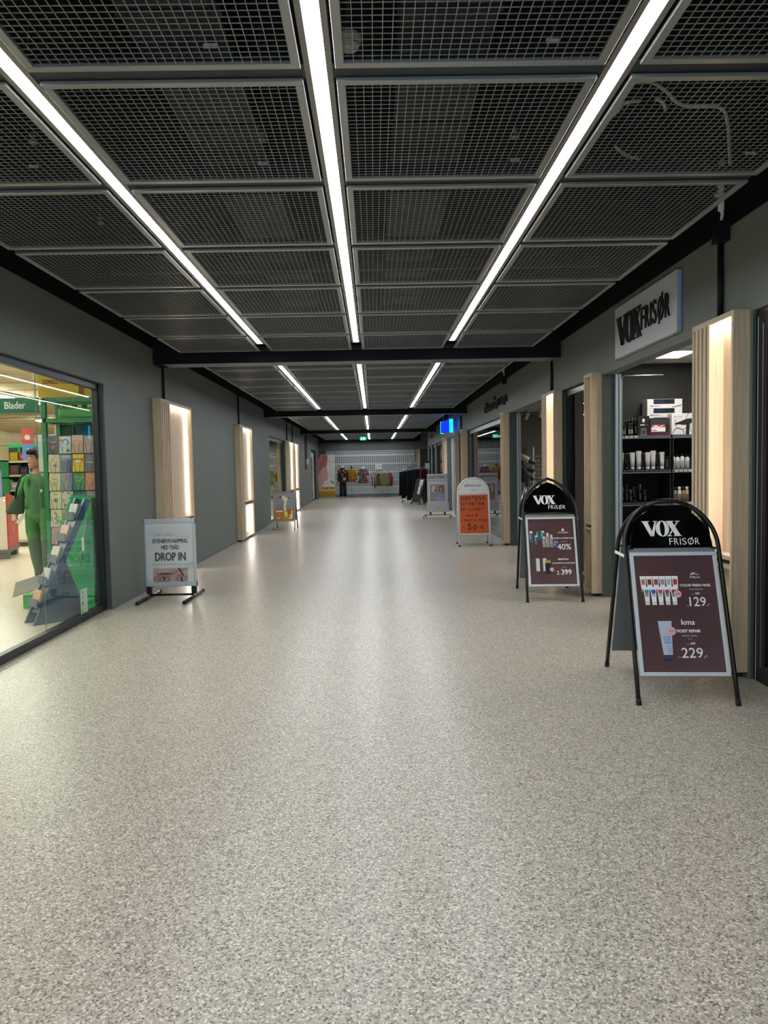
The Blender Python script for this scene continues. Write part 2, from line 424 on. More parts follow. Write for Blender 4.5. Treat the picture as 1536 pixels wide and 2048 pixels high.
# ------------------------------------------------------------------ things in the void above the mesh
DUCT = mat('void_duct_grey', '20242B', .6); VOIDM = mat('void_steel', '181B21', .6)
for x, lb in [(-.86, 'long dark air duct above the panels left of the middle light strip'), (.38, 'long dark air duct above the panels right of the middle light strip')]:
    m = MB(); m.box(-.22, -4.2, 0, .22, 4.2, .16, DUCT)
    for k in range(8): m.box(-.235, -4+k*1.1, -.01, .235, -3.96+k*1.1, .17, VOIDM)
    tag(m.build('air_duct'), lb, 'duct').location = (x, 5.2, 3.42)
for y, nm in [(3.75, 'nearest'), (5.0, 'second nearest'), (7.3, 'third nearest')]:
    m = MB(); m.box(-2.45, -.04, 0, 2.2, .04, .01, DUCT); m.box(-2.45, -.04, 0, 2.2, -.034, .07, DUCT); m.box(-2.45, .034, 0, 2.2, .04, .07, DUCT)
    for x in (-2.2, 2.0): m.tube([(x, 0, .01), (x, 0, .32)], .006, VOIDM, 6)
    tag(m.build('cable_tray'), 'dark steel cable tray crossing above the mesh ceiling, %s of three' % nm, 'cable tray', 'cable trays above the mesh').location = (0, y, 3.3)
IV = mat('ivory_plastic', 'D8D3BF', .5)
t = thing('smoke_detector', 'round ivory smoke detector behind the mesh beside the middle light strip', 'smoke detector', (-.064, 3.07, 3.06))
m = MB(); m.lathe([(.05, .05), (.05, .03), (.034, 0), (.0, 0)], IV, 20); m.tube([(0, .0, .04), (0, 0, .56)], .008, VOIDM, 6); m.build('body', t)
m = MB()
for a0 in (20, 140, 260): m.tube([(.043*math.cos(math.radians(a0+k*10)), .043*math.sin(math.radians(a0+k*10)), .014) for k in range(9)], .003, MGREY, 6)
m.build('slots', t)
CABLE = mat('cream_flex_conduit', 'C9C4B2', .6)
for pts, lb in [([(1.157, 3.337), (1.23, 3.33), (1.325, 3.406), (1.461, 3.546), (1.649, 3.576), (1.771, 3.758), (1.888, 3.989), (2.019, 4.251)], 'longest cream cable, winding over the mesh at the upper right'),
                ([(1.15, 3.75), (1.176, 3.596), (1.186, 3.52), (1.251, 3.498)], 'short curved cream cable beside the right light strip'),
                ([(1.29, 3.987), (1.385, 4.096), (1.47, 4.15)], 'short straight cream cable lying over the mesh behind the curved one'),
                ([(1.314, 3.482), (1.36, 3.52), (1.401, 3.593)], 'shortest cream cable end below the longest cable')]:
    m = MB(); P = [Vector((a, b, 3.05)) for a, b in pts]; Q = []
    for i in range(len(P)-1):
        p0, p1, p2, p3 = P[max(i-1, 0)], P[i], P[i+1], P[min(i+2, len(P)-1)]
        for k in range(6):
            u = k/6; Q.append(.5*((2*p1)+(p2-p0)*u+(2*p0-5*p1+4*p2-p3)*u*u+(3*p1-p0-3*p2+p3)*u**3))
    Q.append(P[-1]); m.tube(Q, .008, CABLE, 8); tag(m.build('flexible_cable'), lb, 'cable', 'cream cables over the mesh')
clip = None
for i, (x, y, lb) in enumerate([(-.584, 2.935, 'tiny pale hanger clip in the first row left of the middle strip'), (-.548, 4.032, 'tiny pale hanger clip in the second row left of the middle strip'), (.711, 2.93, 'tiny pale hanger clip in the first row right of the middle strip'),
                                (.777, 4.035, 'tiny pale hanger clip in the second row right of the middle strip'), (2.0, 3.99, 'tiny pale hanger clip near the cream cable, by the right wall'), (-1.733, 4.02, 'tiny pale hanger clip by the left wall, second row')]):
    if clip is None:
        m = MB(); m.box(-.025, -.006, 0, .025, .006, .012, WHT); m.tube([(0, 0, .01), (0, 0, .6)], .003, VOIDM, 6)
        clip = tag(m.build('hanger_clip'), lb, 'clip', 'hanger clips'); clip.location = (x, y, 3.0)
    else:
        c = clip.copy(); COL.objects.link(c); c.location = (x, y, 3.0); c['label'] = lb
for x, y, lb in [(-.524, 3.888, 'small pale sprinkler head over the second row, left of the middle strip'), (-1.67, 3.875, 'small pale sprinkler head over the second row by the left wall'), (.752, 3.894, 'small pale sprinkler head over the second row, right of the middle strip'), (-1.778, 5.102, 'small pale sprinkler head over the third row by the left wall')]:
    m = MB(); m.lathe([(.004, .56), (.004, .05), (.012, .05), (.016, .03), (.008, .02), (.022, .008), (.022, 0)], GALV, 10); tag(m.build('sprinkler_head'), lb, 'sprinkler', 'sprinkler heads').location = (x, y, 3.06)

# ------------------------------------------------------------------ rooms behind the fronts
TAN = mat('tan_shop_ceiling', 'B7A888', .8); CREAM = mat('cream_shop_wall', 'CFC3A8', .8)
m = MB(); m.box(-4.3, 20.1, 0, -2.85, 20.2, 2.9, CREAM); m.box(-4.3, 20.2, 0, -4.2, 34.1, 2.9, CREAM); m.box(-12.5, 34.1, 0, -4.2, 34.2, 2.9, CREAM); m.box(-12.5, -3, 0, -12.4, 34.1, 2.9, CREAM); m.box(-12.5, -3.1, 0, -2.85, -3, 2.9, CREAM); struct(m, 'wall_book_shop')
m = MB(); m.box(-12.5, -3, 2.9, -2.85, 20.2, 3.0, TAN); m.box(-12.5, 20.2, 2.9, -4.2, 34.2, 3.0, TAN)
for k in range(35): m.box(-12.4, -2.5+k*1.05, 2.885, -2.9 if k < 21 else -4.3, -2.46+k*1.05, 2.9, mat('ceiling_batten', 'A3956F', .7))
struct(m, 'ceiling_book_shop')
CHAR = noisy('charcoal_wall', ['2B2B2C', '323233'], nscale=30, rough=.7); OPTW = noisy('warm_grey_wall', ['6A6661', '706C67'], nscale=30, rough=.8); SOFF = mat('white_ceiling_board', 'D5D3D0', .8)
def room(nm, x0, x1, y0, y1, z, wm, cm):
    m = MB(); m.box(x0, y1, 0, x1, y1+.08, z, wm); m.box(x1, y0, 0, x1+.08, y1, z, wm); m.box(x0, y0-.08, 0, x1, y0, z, wm); struct(m, 'wall_'+nm)
    m = MB(); m.box(x0, y0-.08, z, x1+.08, y1+.08, z+.06, cm); struct(m, 'ceiling_'+nm)
room('hair_salon', 2.53, 6.4, 4.95, 8.3, 2.5, CHAR, SOFF)
room('optician', 2.53, 6.6, 9.75, 16.5, 2.58, OPTW, SOFF)
room('dark_room', 2.53, 6.4, 8.5, 9.6, 2.6, DGREY, BLACKP)
room('near_shop', 2.53, 6.4, -3, 4.8, 2.6, DGREY, DGREY)
room('optician_back', 2.53, 5.2, 16.7, 19.2, 2.6, OPTW, DGREY)
room('pharmacy', 2.53, 6.0, 21.2, 28.7, 2.6, mat('pharmacy_white', 'DDE3E6', .7), SOFF)
room('far_shop', 2.53, 4.5, 29.0, 32.9, 2.6, DGREY, DGREY)
m = MB(); m.box(2.53, 19.68, 0, 2.6, 21.0, 2.6, BLACKP); struct(m, 'wall_recess')
room_l = MB(); room_l.box(-4.2, 20.4, 0, -3.9, 33, 2.6, CREAM); room_l.box(-4.2, 20.2, 2.6, -2.84, 38, 2.7, DGREY); room_l.box(-4.2, 33, 0, -3.6, 38, 2.6, CREAM); struct(room_l, 'wall_cosmetics_shop')

# ------------------------------------------------------------------ glazing
def glazing(n, x, y0, y1, z1, side, fm, fw=.06, seams=(), gm=None, base=.08, dp=.06, rail=None):
    r = sroot('window_%d' % n); m = MB(); x0, x1 = (x-dp, x) if side < 0 else (x, x+dp)
    m.box(x0, y0, 0, x1, y1, base, fm); m.box(x0, y0, z1-fw*1.3, x1, y1, z1, rail or fm); m.box(x0, y0, base, x1, y0+fw, z1, fm); m.box(x0, y1-fw, base, x1, y1, z1, fm)
    m.build('frame', r, .003, 1)
    xc = (x0+x1)/2; e = [y0+fw]+list(seams)+[y1-fw]
    for a, b in zip(e, e[1:]):
        m = MB(); m.box(xc-.003, a+.001, base, xc+.003, b-.001, z1-fw*1.3, gm or GLASS); m.build('glass', r)
    if seams:
        m = MB()
        for s_ in seams: m.box(xc-.0032, s_-.001, base, xc+.0032, s_+.001, z1-fw*1.3, mat('glass_joint', 'A9A88C', .4))
        m.build('joint', r)
    return r
FRM = mat('anthracite_frame', '15191C', .35)
glazing(1, XL-.05, 3.2, 7.75, 2.32, -1, FRM, .045, (6.37,), base=.07, rail=mat('blue_grey_rail', '4A505C', .35, .3))
glazing(2, XL-.05, 19.92, 23.43, 2.32, -1, FRM, .07, base=.06)
glazing(3, XL-.05, 33.22, 35.98, 2.32, -1, FRM, .09, base=.06)
glazing(4, XR+.05, 8.22, 9.51, 2.33, 1, BLK, .05, gm=GLASSD, rail=ALU)
glazing(5, XR+.05, 13.64, 19.03, 2.32, 1, MGREY, .07, (15.2, 16.8), gm=GLASSD, rail=ALU)
glazing(6, XR+.05, 25.08, 28.58, 2.32, 1, FRM, .08, gm=GLASSD)
glazing(7, XR+.05, 29.32, 30.58, 2.32, 1, FRM, .08, gm=GLASSD)
glazing(8, XR+.05, 31.22, 32.58, 2.32, 1, FRM, .08, gm=GLASSD)
glazing(9, XR+.05, 19.77, 20.93, 2.33, 1, BLK, .05, gm=GLASSD)
# sliding doors: near black door, salon and optician door rails
r = sroot('door_1'); m = MB(); x0, x1 = XR+.02, XR+.08
m.box(x0, -1.2, 0, x1, 4.735, .12, BLK); m.box(x0, -1.2, 2.2, x1, 4.735, 2.345, BLK); m.box(x0, 4.60, .12, x1, 4.735, 2.2, BLK); m.box(x0+.02, 4.50, .12, x1+.02, 4.60, 2.2, BLK); m.box(x0-.004, 4.64, .1, x0, 4.645, 2.25, ALU); m.box(x0-.004, 4.70, .0, x0, 4.706, 2.3, RAIL)
m.build('frame', r, .004, 1); m = MB(); m.box(x0+.045, -1.2, .12, x0+.055, 4.50, 2.2, GLASSD); m.build('glass', r)
for n, y in [(2, 7.83), (3, 13.2), (4, 24.27)]:
    r = sroot('door_%d' % n); m = MB(); m.box(XR+T+.002, y-.03, 0, XR+T+.03, y-.002, 2.33, RAIL); m.box(XR+T+.04, y-.03, 0, XR+T+.06, y-.002, 2.33, RAIL); m.box(XR+T+.032, y-.02, 0, XR+T+.038, y-.002, 2.33, STEEL); m.build('rail', r)
    m = MB(); m.tube([(XR+T+.07, y-.02, 0), (XR+T+.07, y-.02, 2.27), (XR+T+.078, y-.02, 2.3), (XR+T+.1, y-.02, 2.315), (XR+T+.5, y-.02, 2.315)], .006, ALU, 8); m.build('seal', r)

# ================================================================== oak wall boxes with LED niches
def wall_box(name, label, sg, y0, y1, slats=0.0, at='near', led=True, low=True, ledm=None, group='oak wall boxes', stone=False, top=2.335):
    """sg +1: on the left wall, facing +x; -1: on the right wall, facing -x. y grows down the hall."""
    xw = XL if sg > 0 else XR; W = y1-y0; D = .11; t = .026
    r = thing(name, label, 'wall box', (xw+sg*.001, y0, 0), 0, group)
    B = lambda m, x0, a, z0, x1, b, z1, mt: m.box(sg*x0, a, z0, sg*x1, b, z1, mt)
    m = MB()
    B(m, 0, 0, .035, D, t, top, OAK); B(m, 0, W-t, .035, D, W, top, OAK); B(m, 0, t, top-.035, D, W-t, top, OAK); B(m, 0, t, .035, D, W-t, .06, OAK)
    m.build('case', r, .0015, 1)
    n0, n1 = t, W-t
    if slats:
        s0, s1 = (t, t+slats) if at == 'near' else (W-t-slats, W-t)
        if at == 'near': n0 = s1
        else: n1 = s0
        m = MB(); B(m, .03, s0, .06, .05, s1, top-.035, OAKD); c = 4; p = slats/c
        for k in range(c):
            a = s0+k*p
            B(m, .05, a+(p*.42 if at == 'near' else 0), .06, D-.002, a+p*(1 if at == 'near' else .58), top-.035, OAK)
        if at == 'near': B(m, .0, s1-.018, .06, D-.001, s1+.002, top-.035, OAKIN)
        else: B(m, .0, s0-.002, .06, D-.001, s0+.018, top-.035, OAKIN)
        m.build('slat_panel', r)
        if at == 'near': n0 += .0
    m = MB(); B(m, .0, n0, .06, .012, n1, top-.035, OAKIN if not stone else OAKIN)
    m.build('back_panel', r)
    if stone:
        m = MB(); B(m, .012, n0, .061, .016, n1, .70, noisy('veined_stone', ['6E6668', 'C9C2C0', 'DDD8D4'], nscale=9, detail=8, dist=1.5, rough=.3)); m.build('stone_lining', r)
    m = MB(); B(m, .012, n0, .705, D-.003, n1, .73, OAK); B(m, .012, n0, .762, D-.003, n1, .79, OAK); B(m, .012, n0, .73, D-.045, n1, .762, BLKM); m.build('shelf', r)
    if led:
        lm = ledm or LEDN
        a, b = (W-t-.012, W-t-.001) if sg > 0 else (t+.001, t+.012)
        m = MB(); B(m, .016, a, .80, .04, b, top-.06, lm)
        if low: B(m, .016, a, .075, .05, b, .69, LEDLOW if sg > 0 else lm)
        m.build('led_strip', r)
        m = MB(); B(m, .03, n0+.02, top-.05, .06, n1-.02, top-.036, lm); each(m, 'top_led_strip', r)
    m = MB()
    for y in (.03, W-.08): B(m, .02, y, 0, .07, y+.05, .035, BLK)
    each(m, 'foot', r)
    return r
wall_box('wall_light_box', 'slatted oak light box on the left wall, behind the grey DROP IN board', 1, 9.44, 11.0, .38, 'near', stone=True)
wall_box('wall_light_box', 'slatted oak light box on the left wall, second down the hall', 1, 14.93, 16.46, .34, 'near', stone=True)
wall_box('wall_light_box', 'glowing oak light box on the left wall, beside the shop window with yellow posters', 1, 23.5, 25.03, .26, 'near', stone=True)
wall_box('wall_light_box', 'glowing oak light box on the left wall, farthest one, touching its neighbour', 1, 25.05, 26.6, .3, 'near', stone=True)
wall_box('wall_light_box', 'slatted oak light box with warm glow behind the nearest VOX board', -1, 4.765, 5.375, .245, 'far', ledm=LEDW, low=False, top=2.36)
wall_box('wall_light_box', 'narrow oak light box with warm glow above the second VOX board', -1, 9.50, 10.18, .25, 'far', ledm=LEDW, top=2.35)
wall_box('shelf_pillar', 'slim oak shelf pillar left of the hair salon opening', -1, 7.862, 8.135, led=False, group='oak shelf pillars', top=2.36)
wall_box('shelf_pillar', 'slim oak shelf pillar left of the optician opening', -1, 13.225, 13.51, led=False, group='oak shelf pillars', top=2.36)
wall_box('shelf_pillar', 'oak pillar beyond the optician window, nearer of two', -1, 19.1, 19.7, led=False, group='oak shelf pillars', top=2.37)
wall_box('shelf_pillar', 'oak pillar beside the pharmacy entrance, near side', -1, 20.98, 21.33, led=False, group='oak shelf pillars', top=2.37)
wall_box('shelf_pillar', 'oak pillar beside the pharmacy entrance, far side', -1, 24.3, 25.0, led=False, group='oak shelf pillars', top=2.37)
m = MB(); m.box(2.10, YB-.06, 0, 2.38, YB-.001, 2.36, OAK); tag(m.build('oak_panel'), 'tall plain oak panel right of the white roller grille', 'panel')
m = MB(); m.box(-2.73, YB-.05, 2.16, -2.42, YB-.001, 2.36, mat('taupe_board', '6A5648')); m.box(-2.69, YB-.055, 2.19, -2.46, YB-.05, 2.33, mat('brown_board', '7A6048')); tag(m.build('wall_box_cover'), 'small brown box cover on the back wall above the face banner', 'cover')

# conduits and small wall devices
def conduit(xw, sg, y, z0, z1, lb, r=.016):
    m = MB(); m.tube([(xw+sg*(r+.001), y, z0), (xw+sg*(r+.001), y, z1)], r, STEEL, 8); return tag(m.build('cable_conduit'), lb, 'conduit', 'black wall conduits')
for y, z0, lb in [(9.92, 2.335, 'black conduit above the light box behind the DROP IN board'), (15.4, 2.335, 'black conduit above the second light box on the left wall'), (23.9, 2.335, 'black conduit above the glowing box beside the yellow window, nearer'), (25.5, 2.335, 'black conduit above the farthest light box on the left'),
                  (30.26, 1.56, 'black conduit running down to the red call point'), (30.9, 1.87, 'black conduit running down to the white wall device')]:
    conduit(XL, 1, y, z0, ZW, lb)
conduit(XR, -1, 9.99, 2.35, ZW, 'black conduit above the narrow warm light box on the right'); conduit(XR, -1, 5.14, 2.36, 2.88, 'black conduit above the slatted warm light box on the right', .02)
m = MB(); m.box(XL+.001, 30.2, 1.44, XL+.06, 30.32, 1.56, mat('signal_red', 'B3202A', .4)); tag(m.build('fire_call_point'), 'small red call point on the left wall near the back', 'call point')
m = MB(); m.box(XL+.001, 30.8, 1.65, XL+.07, 31.0, 1.87, WHT); tag(m.build('wall_device'), 'small white box device on the left wall near the back', 'wall device')
def jbox(y, lb, h):
    t = thing('junction_box', lb, 'junction box', (XR-.001, y, 0), 0, 'junction boxes')
    m = MB(); m.box(-.075, -.05, 2.87, 0, .05, 3.0, STEEL); m.box(-.08, -.055, 2.865, -.07, .055, 2.90, STEEL); m.build('box', t, .003, 1)
    m = MB(); m.tube([(-.04, 0, 3.0), (-.04, -.02, 3.05), (-.05, -.02, 3.08)], .011, WHT, 8); m.tube([(-.05, -.02, 3.07), (-.05, -.02, 3.4)], .02, WHT, 10); m.box(-.09, -.03, 3.16, -.05, -.01, 3.18, WHT); m.build('white_pipe', t)
jbox(5.09, 'black junction box with white pipe at the upper right wall', 0); jbox(13.46, 'black junction box with white pipe above the optician lettering', 0)
t = thing('security_camera', 'small wall camera near the far end of the right wall', 'camera', (XR-.001, 29.2, 2.62)); m = MB(); m.tube([(0, 0, 0), (-.08, 0, 0)], .02, WHT, 8); m.build('bracket', t); m = MB(); m.ball((-.11, 0, -.02), .06, DGREY, 12, 8); m.build('dome', t)

# ================================================================== signs on the walls
t = thing('shop_sign', 'white panel sign reading VOX FRISØR above the salon opening', 'sign', (XR-.001, 7.30, 2.413))
m = MB(); m.box(-.04, -1.472, 0, 0, 0, .474, mat('sign_white', 'C9CBD2', .5)); m.build('panel', t, .002, 1)
m = MB(); m.box(-.036, -1.478, .003, -.004, -1.472, .471, mat('sign_edge_blue', '9FB6E0', .4)); m.build('edge_trim', t)
m = MB(); m.M = frame((-.04, 0, 0), (0, -1, 0), (0, 0, 1))
vox(m, .075, .098, .27, .655, .0, BLKM, .014); frisor(m, .722, .147, .19, .63, .0, BLKM, .0, .012); m.build('lettering', t)
t = thing('wall_lettering', 'black raised lettering of the optician above its window', 'lettering', (XR-.001, 15.98, 2.535))
m = MB(); m.M = frame((0, 0, 0), (0, -1, 0), (0, 0, 1))
m.text('alliance', 0, 0, .19, 0, BLKM, bold=.03, fit=1.30, depth=.03); m.text("'", 1.30, .03, .19, 0, BLKM, bold=.02, depth=.03); m.text('optik', 1.40, .02, .13, 0, BLKM, bold=.03, fit=.45, depth=.03)
m.text('Solbergelva', 1.98, .02, .125, 0, BLKM, bold=.02, fit=.65, depth=.03); m.build('letters', t)
# pharmacy light box hung from the ceiling
t = thing('hanging_light_sign', 'hanging light box glowing blue with cyan ends, near the pharmacy', 'sign', (2.12, 21.65, 2.42), math.atan2(1.3, -.15))
m = MB(); m.box(-.60, -.04, 0, .60, .04, .31, glow('blue_sign_glow', '0A22FF', 3.0)); m.build('face', t)
m = MB(); m.box(-.67, -.045, -.04, -.60, .045, .33, glow('cyan_sign_glow', '12D8B8', 2.2)); m.box(.60, -.045, -.02, .635, .045, .33, MC['cyan_sign_glow']); each(m, 'end_cap', t)
m = MB()
for x in (-.4, .4): m.tube([(x, 0, .32), (x, 0, 1.18)], .008, ALU, 6)
each(m, 'hanging_rod', t)
m = MB(); m.box(XR-.05, 20.2, 2.38, XR-.001, 20.9, 2.78, mat('navy_sign_back', '141C3A', .5)); tag(m.build('sign_backboard'), 'dark blue board on the right wall beside the hanging light box', 'board')
# exit sign
t = thing('exit_sign', 'green running man exit sign hanging from the far ceiling', 'exit sign', (-.43, 33.0, 2.66))
m = MB(); m.box(-.14, -.03, 0, .14, .03, .16, glow('exit_green', '1E9C78', 1.6)); m.build('box', t)
m = MB(); m.M = frame((0, -.031, 0), (1, 0, 0), (0, 0, 1)); ew = glow('exit_white', 'C8FFF4', 2.4)
m.ell(-.055, .128, .014, .014, 0, ew); m.line([(-.055, .11), (-.065, .07)], .022, 0, ew); m.line([(-.065, .07), (-.035, .045), (-.05, .02)], .013, 0, ew); m.line([(-.065, .07), (-.085, .04), (-.11, .04)], .013, 0, ew); m.line([(-.055, .105), (-.03, .09), (-.02, .1)], .01, 0, ew); m.line([(-.055, .105), (-.085, .1), (-.095, .08)], .01, 0, ew)
m.rect(.01, .02, .055, .14, 0, ew); m.line([(.065, .08), (.115, .08)], .02, 0, ew); m.flat([(.10, .05), (.13, .08), (.10, .11)], 0, ew); m.build('pictogram', t)
m = MB(); m.tube([(0, 0, .16), (0, 0, .95)], .008, ALU, 6); m.box(-.05, -.02, .16, .05, .02, .2, mat('teal_bracket', '1C7C78')); each(m, 'hanging_rod', t)

# ================================================================== pavement boards
PLUM = noisy('plum_poster', ['523B3E', '5A4245', '644C4F'], nscale=1.2, rough=.25)
PINK = mat('pale_pink_print', 'E9B9B8', .4); PW = mat('print_white', 'FAF9F8', .4)
SLOPE = math.atan2(.42, 1.12)
def board_frame(sgn, dy):
    """plane of one leaf: leans away from the foot line at y = -dy (front) or +dy (back)"""
    v = Vector((0, sgn*math.sin(SLOPE), math.cos(SLOPE)))
    return frame((0, -sgn*dy, 0), (sgn, 0, 0), v)
def sandwich(label, loc, rz, pointed, apex, spring, printer, wd=.56):
    t = thing('sandwich_board', label, 'sandwich board', loc, rz)
    dy = apex*math.sin(SLOPE)-.012
    hw = wd/2
    def outline(e, z0=0):
        if pointed:
            L = [(-hw+e, z0)]+[(-hw+e+.0*k, spring*k/4) for k in range(1, 5)]
            for k in range(1, 11):
                u = k/10; L.append((-(hw-e)*math.cos(u*math.pi/2)**.92 if k < 10 else 0, spring+(apex-e*1.2-spring)*(math.sin(u*math.pi/2)*.55+u*.45)))
            return L+[(-x, z) for x, z in L[-2::-1]]
        return [(-hw+e, z0)]+[(-hw+e, spring*k/4) for k in range(1, 4)]+arc(0, spring, -(hw-e), apex-e-spring, 0, 180, 24)+[(hw-e, spring*k/4) for k in range(3, 0, -1)]+[(hw-e, z0)]
    for sg, nm in ((1, 'front_frame'), (-1, 'back_frame')):
        m = MB(); m.M = board_frame(sg, dy); m.tube([(x, z, 0) for x, z in outline(.0)], .0135, BLK, 12)
        for zz in (spring-.01,): m.tube([(-hw, zz, 0), (-hw+.05, zz, 0)], .006, BLK, 8); m.tube([(hw, zz, 0), (hw-.05, zz, 0)], .006, BLK, 8)
        f = m.build(nm, t)
        m = MB(); m.M = board_frame(sg, dy)
        for x in (-hw, hw): m.tube([(x, -.002, 0), (x, .035, 0)], .0155, mat('rubber', '17181A', .8), 12)
        each(m, 'rubber_foot', f)
        m = MB(); m.M = board_frame(sg, dy); o = [(x, z) for x, z in outline(.035) if z > spring-.001 or False]
        m.prism([(-hw+.02, spring-.005)]+o+[(hw-.02, spring-.005)], -.004, .004, BLKG); lp = m.build('logo_plate', t)
        if sg > 0:
            m = MB(); m.M = board_frame(sg, dy); printer(m, 'logo'); m.build('lettering', lp)
    m = MB(); m.M = board_frame(1, dy); a, b, z0, z1 = -.258, .258, .165, .91; fw = .022
    SN = mat('snap_frame_silver', 'D8E2E8', .3, .2)
    for q in [(a, z0, b, z0+fw), (a, z1-fw, b, z1), (a, z0+fw, a+fw, z1-fw), (b-fw, z0+fw, b, z1-fw)]: m.box(q[0], q[1], -.004, q[2], q[3], .012, SN)
    m.box(a, z0, -.006, b, z1, -.003, MGREY); m.box(a, z1, -.005, b, z1+.03, .002, mat('zinc_strip', '8B8F8E', .4, .4)); m.build('poster_frame', t, .002, 1)
    m = MB(); m.M = board_frame(1, dy); m.rect(a+fw, z0+fw, b-fw, z1-fw, .002, PLUM); printer(m, 'poster'); m.build('poster', t)
    m = MB(); m.M = board_frame(-1, dy); m.box(a, z0-.03, -.006, b, z1+.03, .0, mat('zinc_back', '737A82', .4, .3)); m.build('back_panel', t)
    m = MB(); zz = .915; y = -dy+zz*math.sin(SLOPE); z = zz*math.cos(SLOPE)
    for x in (-hw-.012, hw+.012): m.box(x-.003, y-.015, z-.03, x+.003, -y+.012, z-.012, PW)
    each(m, 'strut', t)
    return t
def tube_print(m, x, y, h, w1, col, cap, z=.0035, up=True):
    """flat printed picture of a squeeze tube, cap at the bottom"""
    m.flat([(x-w1/2, y+h), (x+w1/2, y+h), (x+w1*.36, y+h*.16), (x-w1*.36, y+h*.16)], z, PW)
    m.flat([(x-w1*.33, y+h*.8), (x+w1*.33, y+h*.8), (x+w1*.28, y+h*.45), (x-w1*.28, y+h*.45)], z+.0004, mat('print_'+col, col, .4))
    m.rect(x-w1*.36, y, x+w1*.36, y+h*.15, z+.0002, mat('print_'+cap, cap, .4))
def bottle_print(m, x, y, w, h, col, cap='E6E6E6', ch=.2, z=.0035):
    m.rect(x, y, x+w, y+h*(1-ch), z, mat('print_'+col, col, .4)); m.rect(x+w*.12, y+h*(1-ch), x+w*.88, y+h, z+.0002, mat('print_'+cap, cap, .4)); m.rect(x+w*.1, y+h*.3, x+w*.3, y+h*(.9-ch), z+.0004, mat('print_sheen', 'C7CCD2', .4))
def vox_logo(z0, dx=0):
    def f(m, kind):
        if kind == 'logo':
            vox(m, -.168+dx, z0+.055, .098, .235, .0048, PW); frisor(m, -.01+dx, z0, .042, .18, .0048, PW, -.004)
    return f
def print_a(m, kind):
    if kind == 'logo': return vox_logo(.958)(m, kind)
    z = .004
    for k, c in enumerate(['B98A52', '6B3A22', '8A5630', '9A98B4', 'B9B4D2', 'C0392B']): tube_print(m, -.191+k*.0378, .665, .097, .037, c, c, z)
    for k, c in enumerate(['C98F7A', 'D9B9C9', 'A8D0D0', '4FA7A5', '5C6E86']): tube_print(m, -.176+k*.0402, .585, .112, .036, c, 'E8E2E8', z+.001)
    for k, c in enumerate(['1FA0B4', '1E5BB8', 'D6408C', 'C23A4A', '6A3F7C']): m.ell(-.176+k*.0402, .668, .013, .015, z+.002, mat('print_'+c, c, .4)); m.rect(-.182+k*.0402, .677, -.170+k*.0402, .694, z+.0022, PW)
    m.ell(.004, .651, .023, .023, z+.003, PINK); m.text('-43%', .004, .646, .011, z+.0035, BLKM, al='C')
    w_ = mat('print_white2', 'D8D5D6', .4)
    m.flat([(.087, .764), (.098, .778), (.108, .785), (.118, .781), (.138, .77), (.126, .77), (.112, .774), (.10, .771)], z, w_); m.line([(.098, .768), (.117, .776), (.14, .768)], .004, z, w_)
    m.text('WELLA', .117, .748, .012, z, w_, al='C', fit=.064, bold=.05); m.text('COLOR FRESH MASK', .1145, .697, .0145, z, PW, al='C', fit=.182, bold=.04); m.text('ALLE PRODUKTER', .116, .676, .007, z, w_, al='C', fit=.08)
    m.text('NOK', .104, .648, .005, z, w_, al='R'); m.text('229', .108, .648, .011, z, PW, fit=.027, bold=.05); m.text('129', .1175, .577, .054, z, PW, al='C', fit=.095, bold=.012); m.text(',-', .170, .579, .026, z, PW); m.text('NOK', .066, .578, .005, z, w_, al='R')
    m.flat([(-.128, .488), (-.048, .488), (-.059, .288), (-.112, .288)], z, mat('print_pale_blue', 'C3CAE0', .35)); m.rect(-.111, .257, -.062, .288, z, mat('print_navy', '3B4256', .4)); m.ell(-.087, .258, .0235, .007, z, MC['print_navy'])
    for k, s_ in enumerate(['KMS', 'MOIST', 'REPAIR']): m.text(s_, -.105+.003*k, .385-.016*k, .012, z+.0005, mat('print_blue', '5E8CC0', .4), fit=.04, bold=.04)
    for k in range(4): m.rect(-.085, .335-.012*k, -.064, .338-.012*k, z+.0005, MC['print_blue'])
    m.ell(-.053, .427, .025, .025, z+.001, PINK); m.text('-23%', -.053, .422, .012, z+.0015, BLKM, al='C')
    m.text('kms', .0475, .466, .030, z, PW, al='C', fit=.078, bold=.03); m.text('MOIST REPAIR', .0465, .420, .0165, z, PW, al='C', fit=.138, bold=.05); m.text('REVIVAL CREME', .048, .395, .009, z, w_, al='C', fit=.083); m.text('125 ml', .049, .379, .006, z, w_, al='C', fit=.025)
    m.text('NOK', .044, .349, .005, z, w_, al='R'); m.text('299', .048, .348, .012, z, PW, fit=.028, bold=.05); m.text('229', .053, .271, .057, z, PW, al='C', fit=.122, bold=.012); m.text(',-', .118, .272, .028, z, PW); m.text('NOK', -.012, .271, .006, z, w_, al='R')
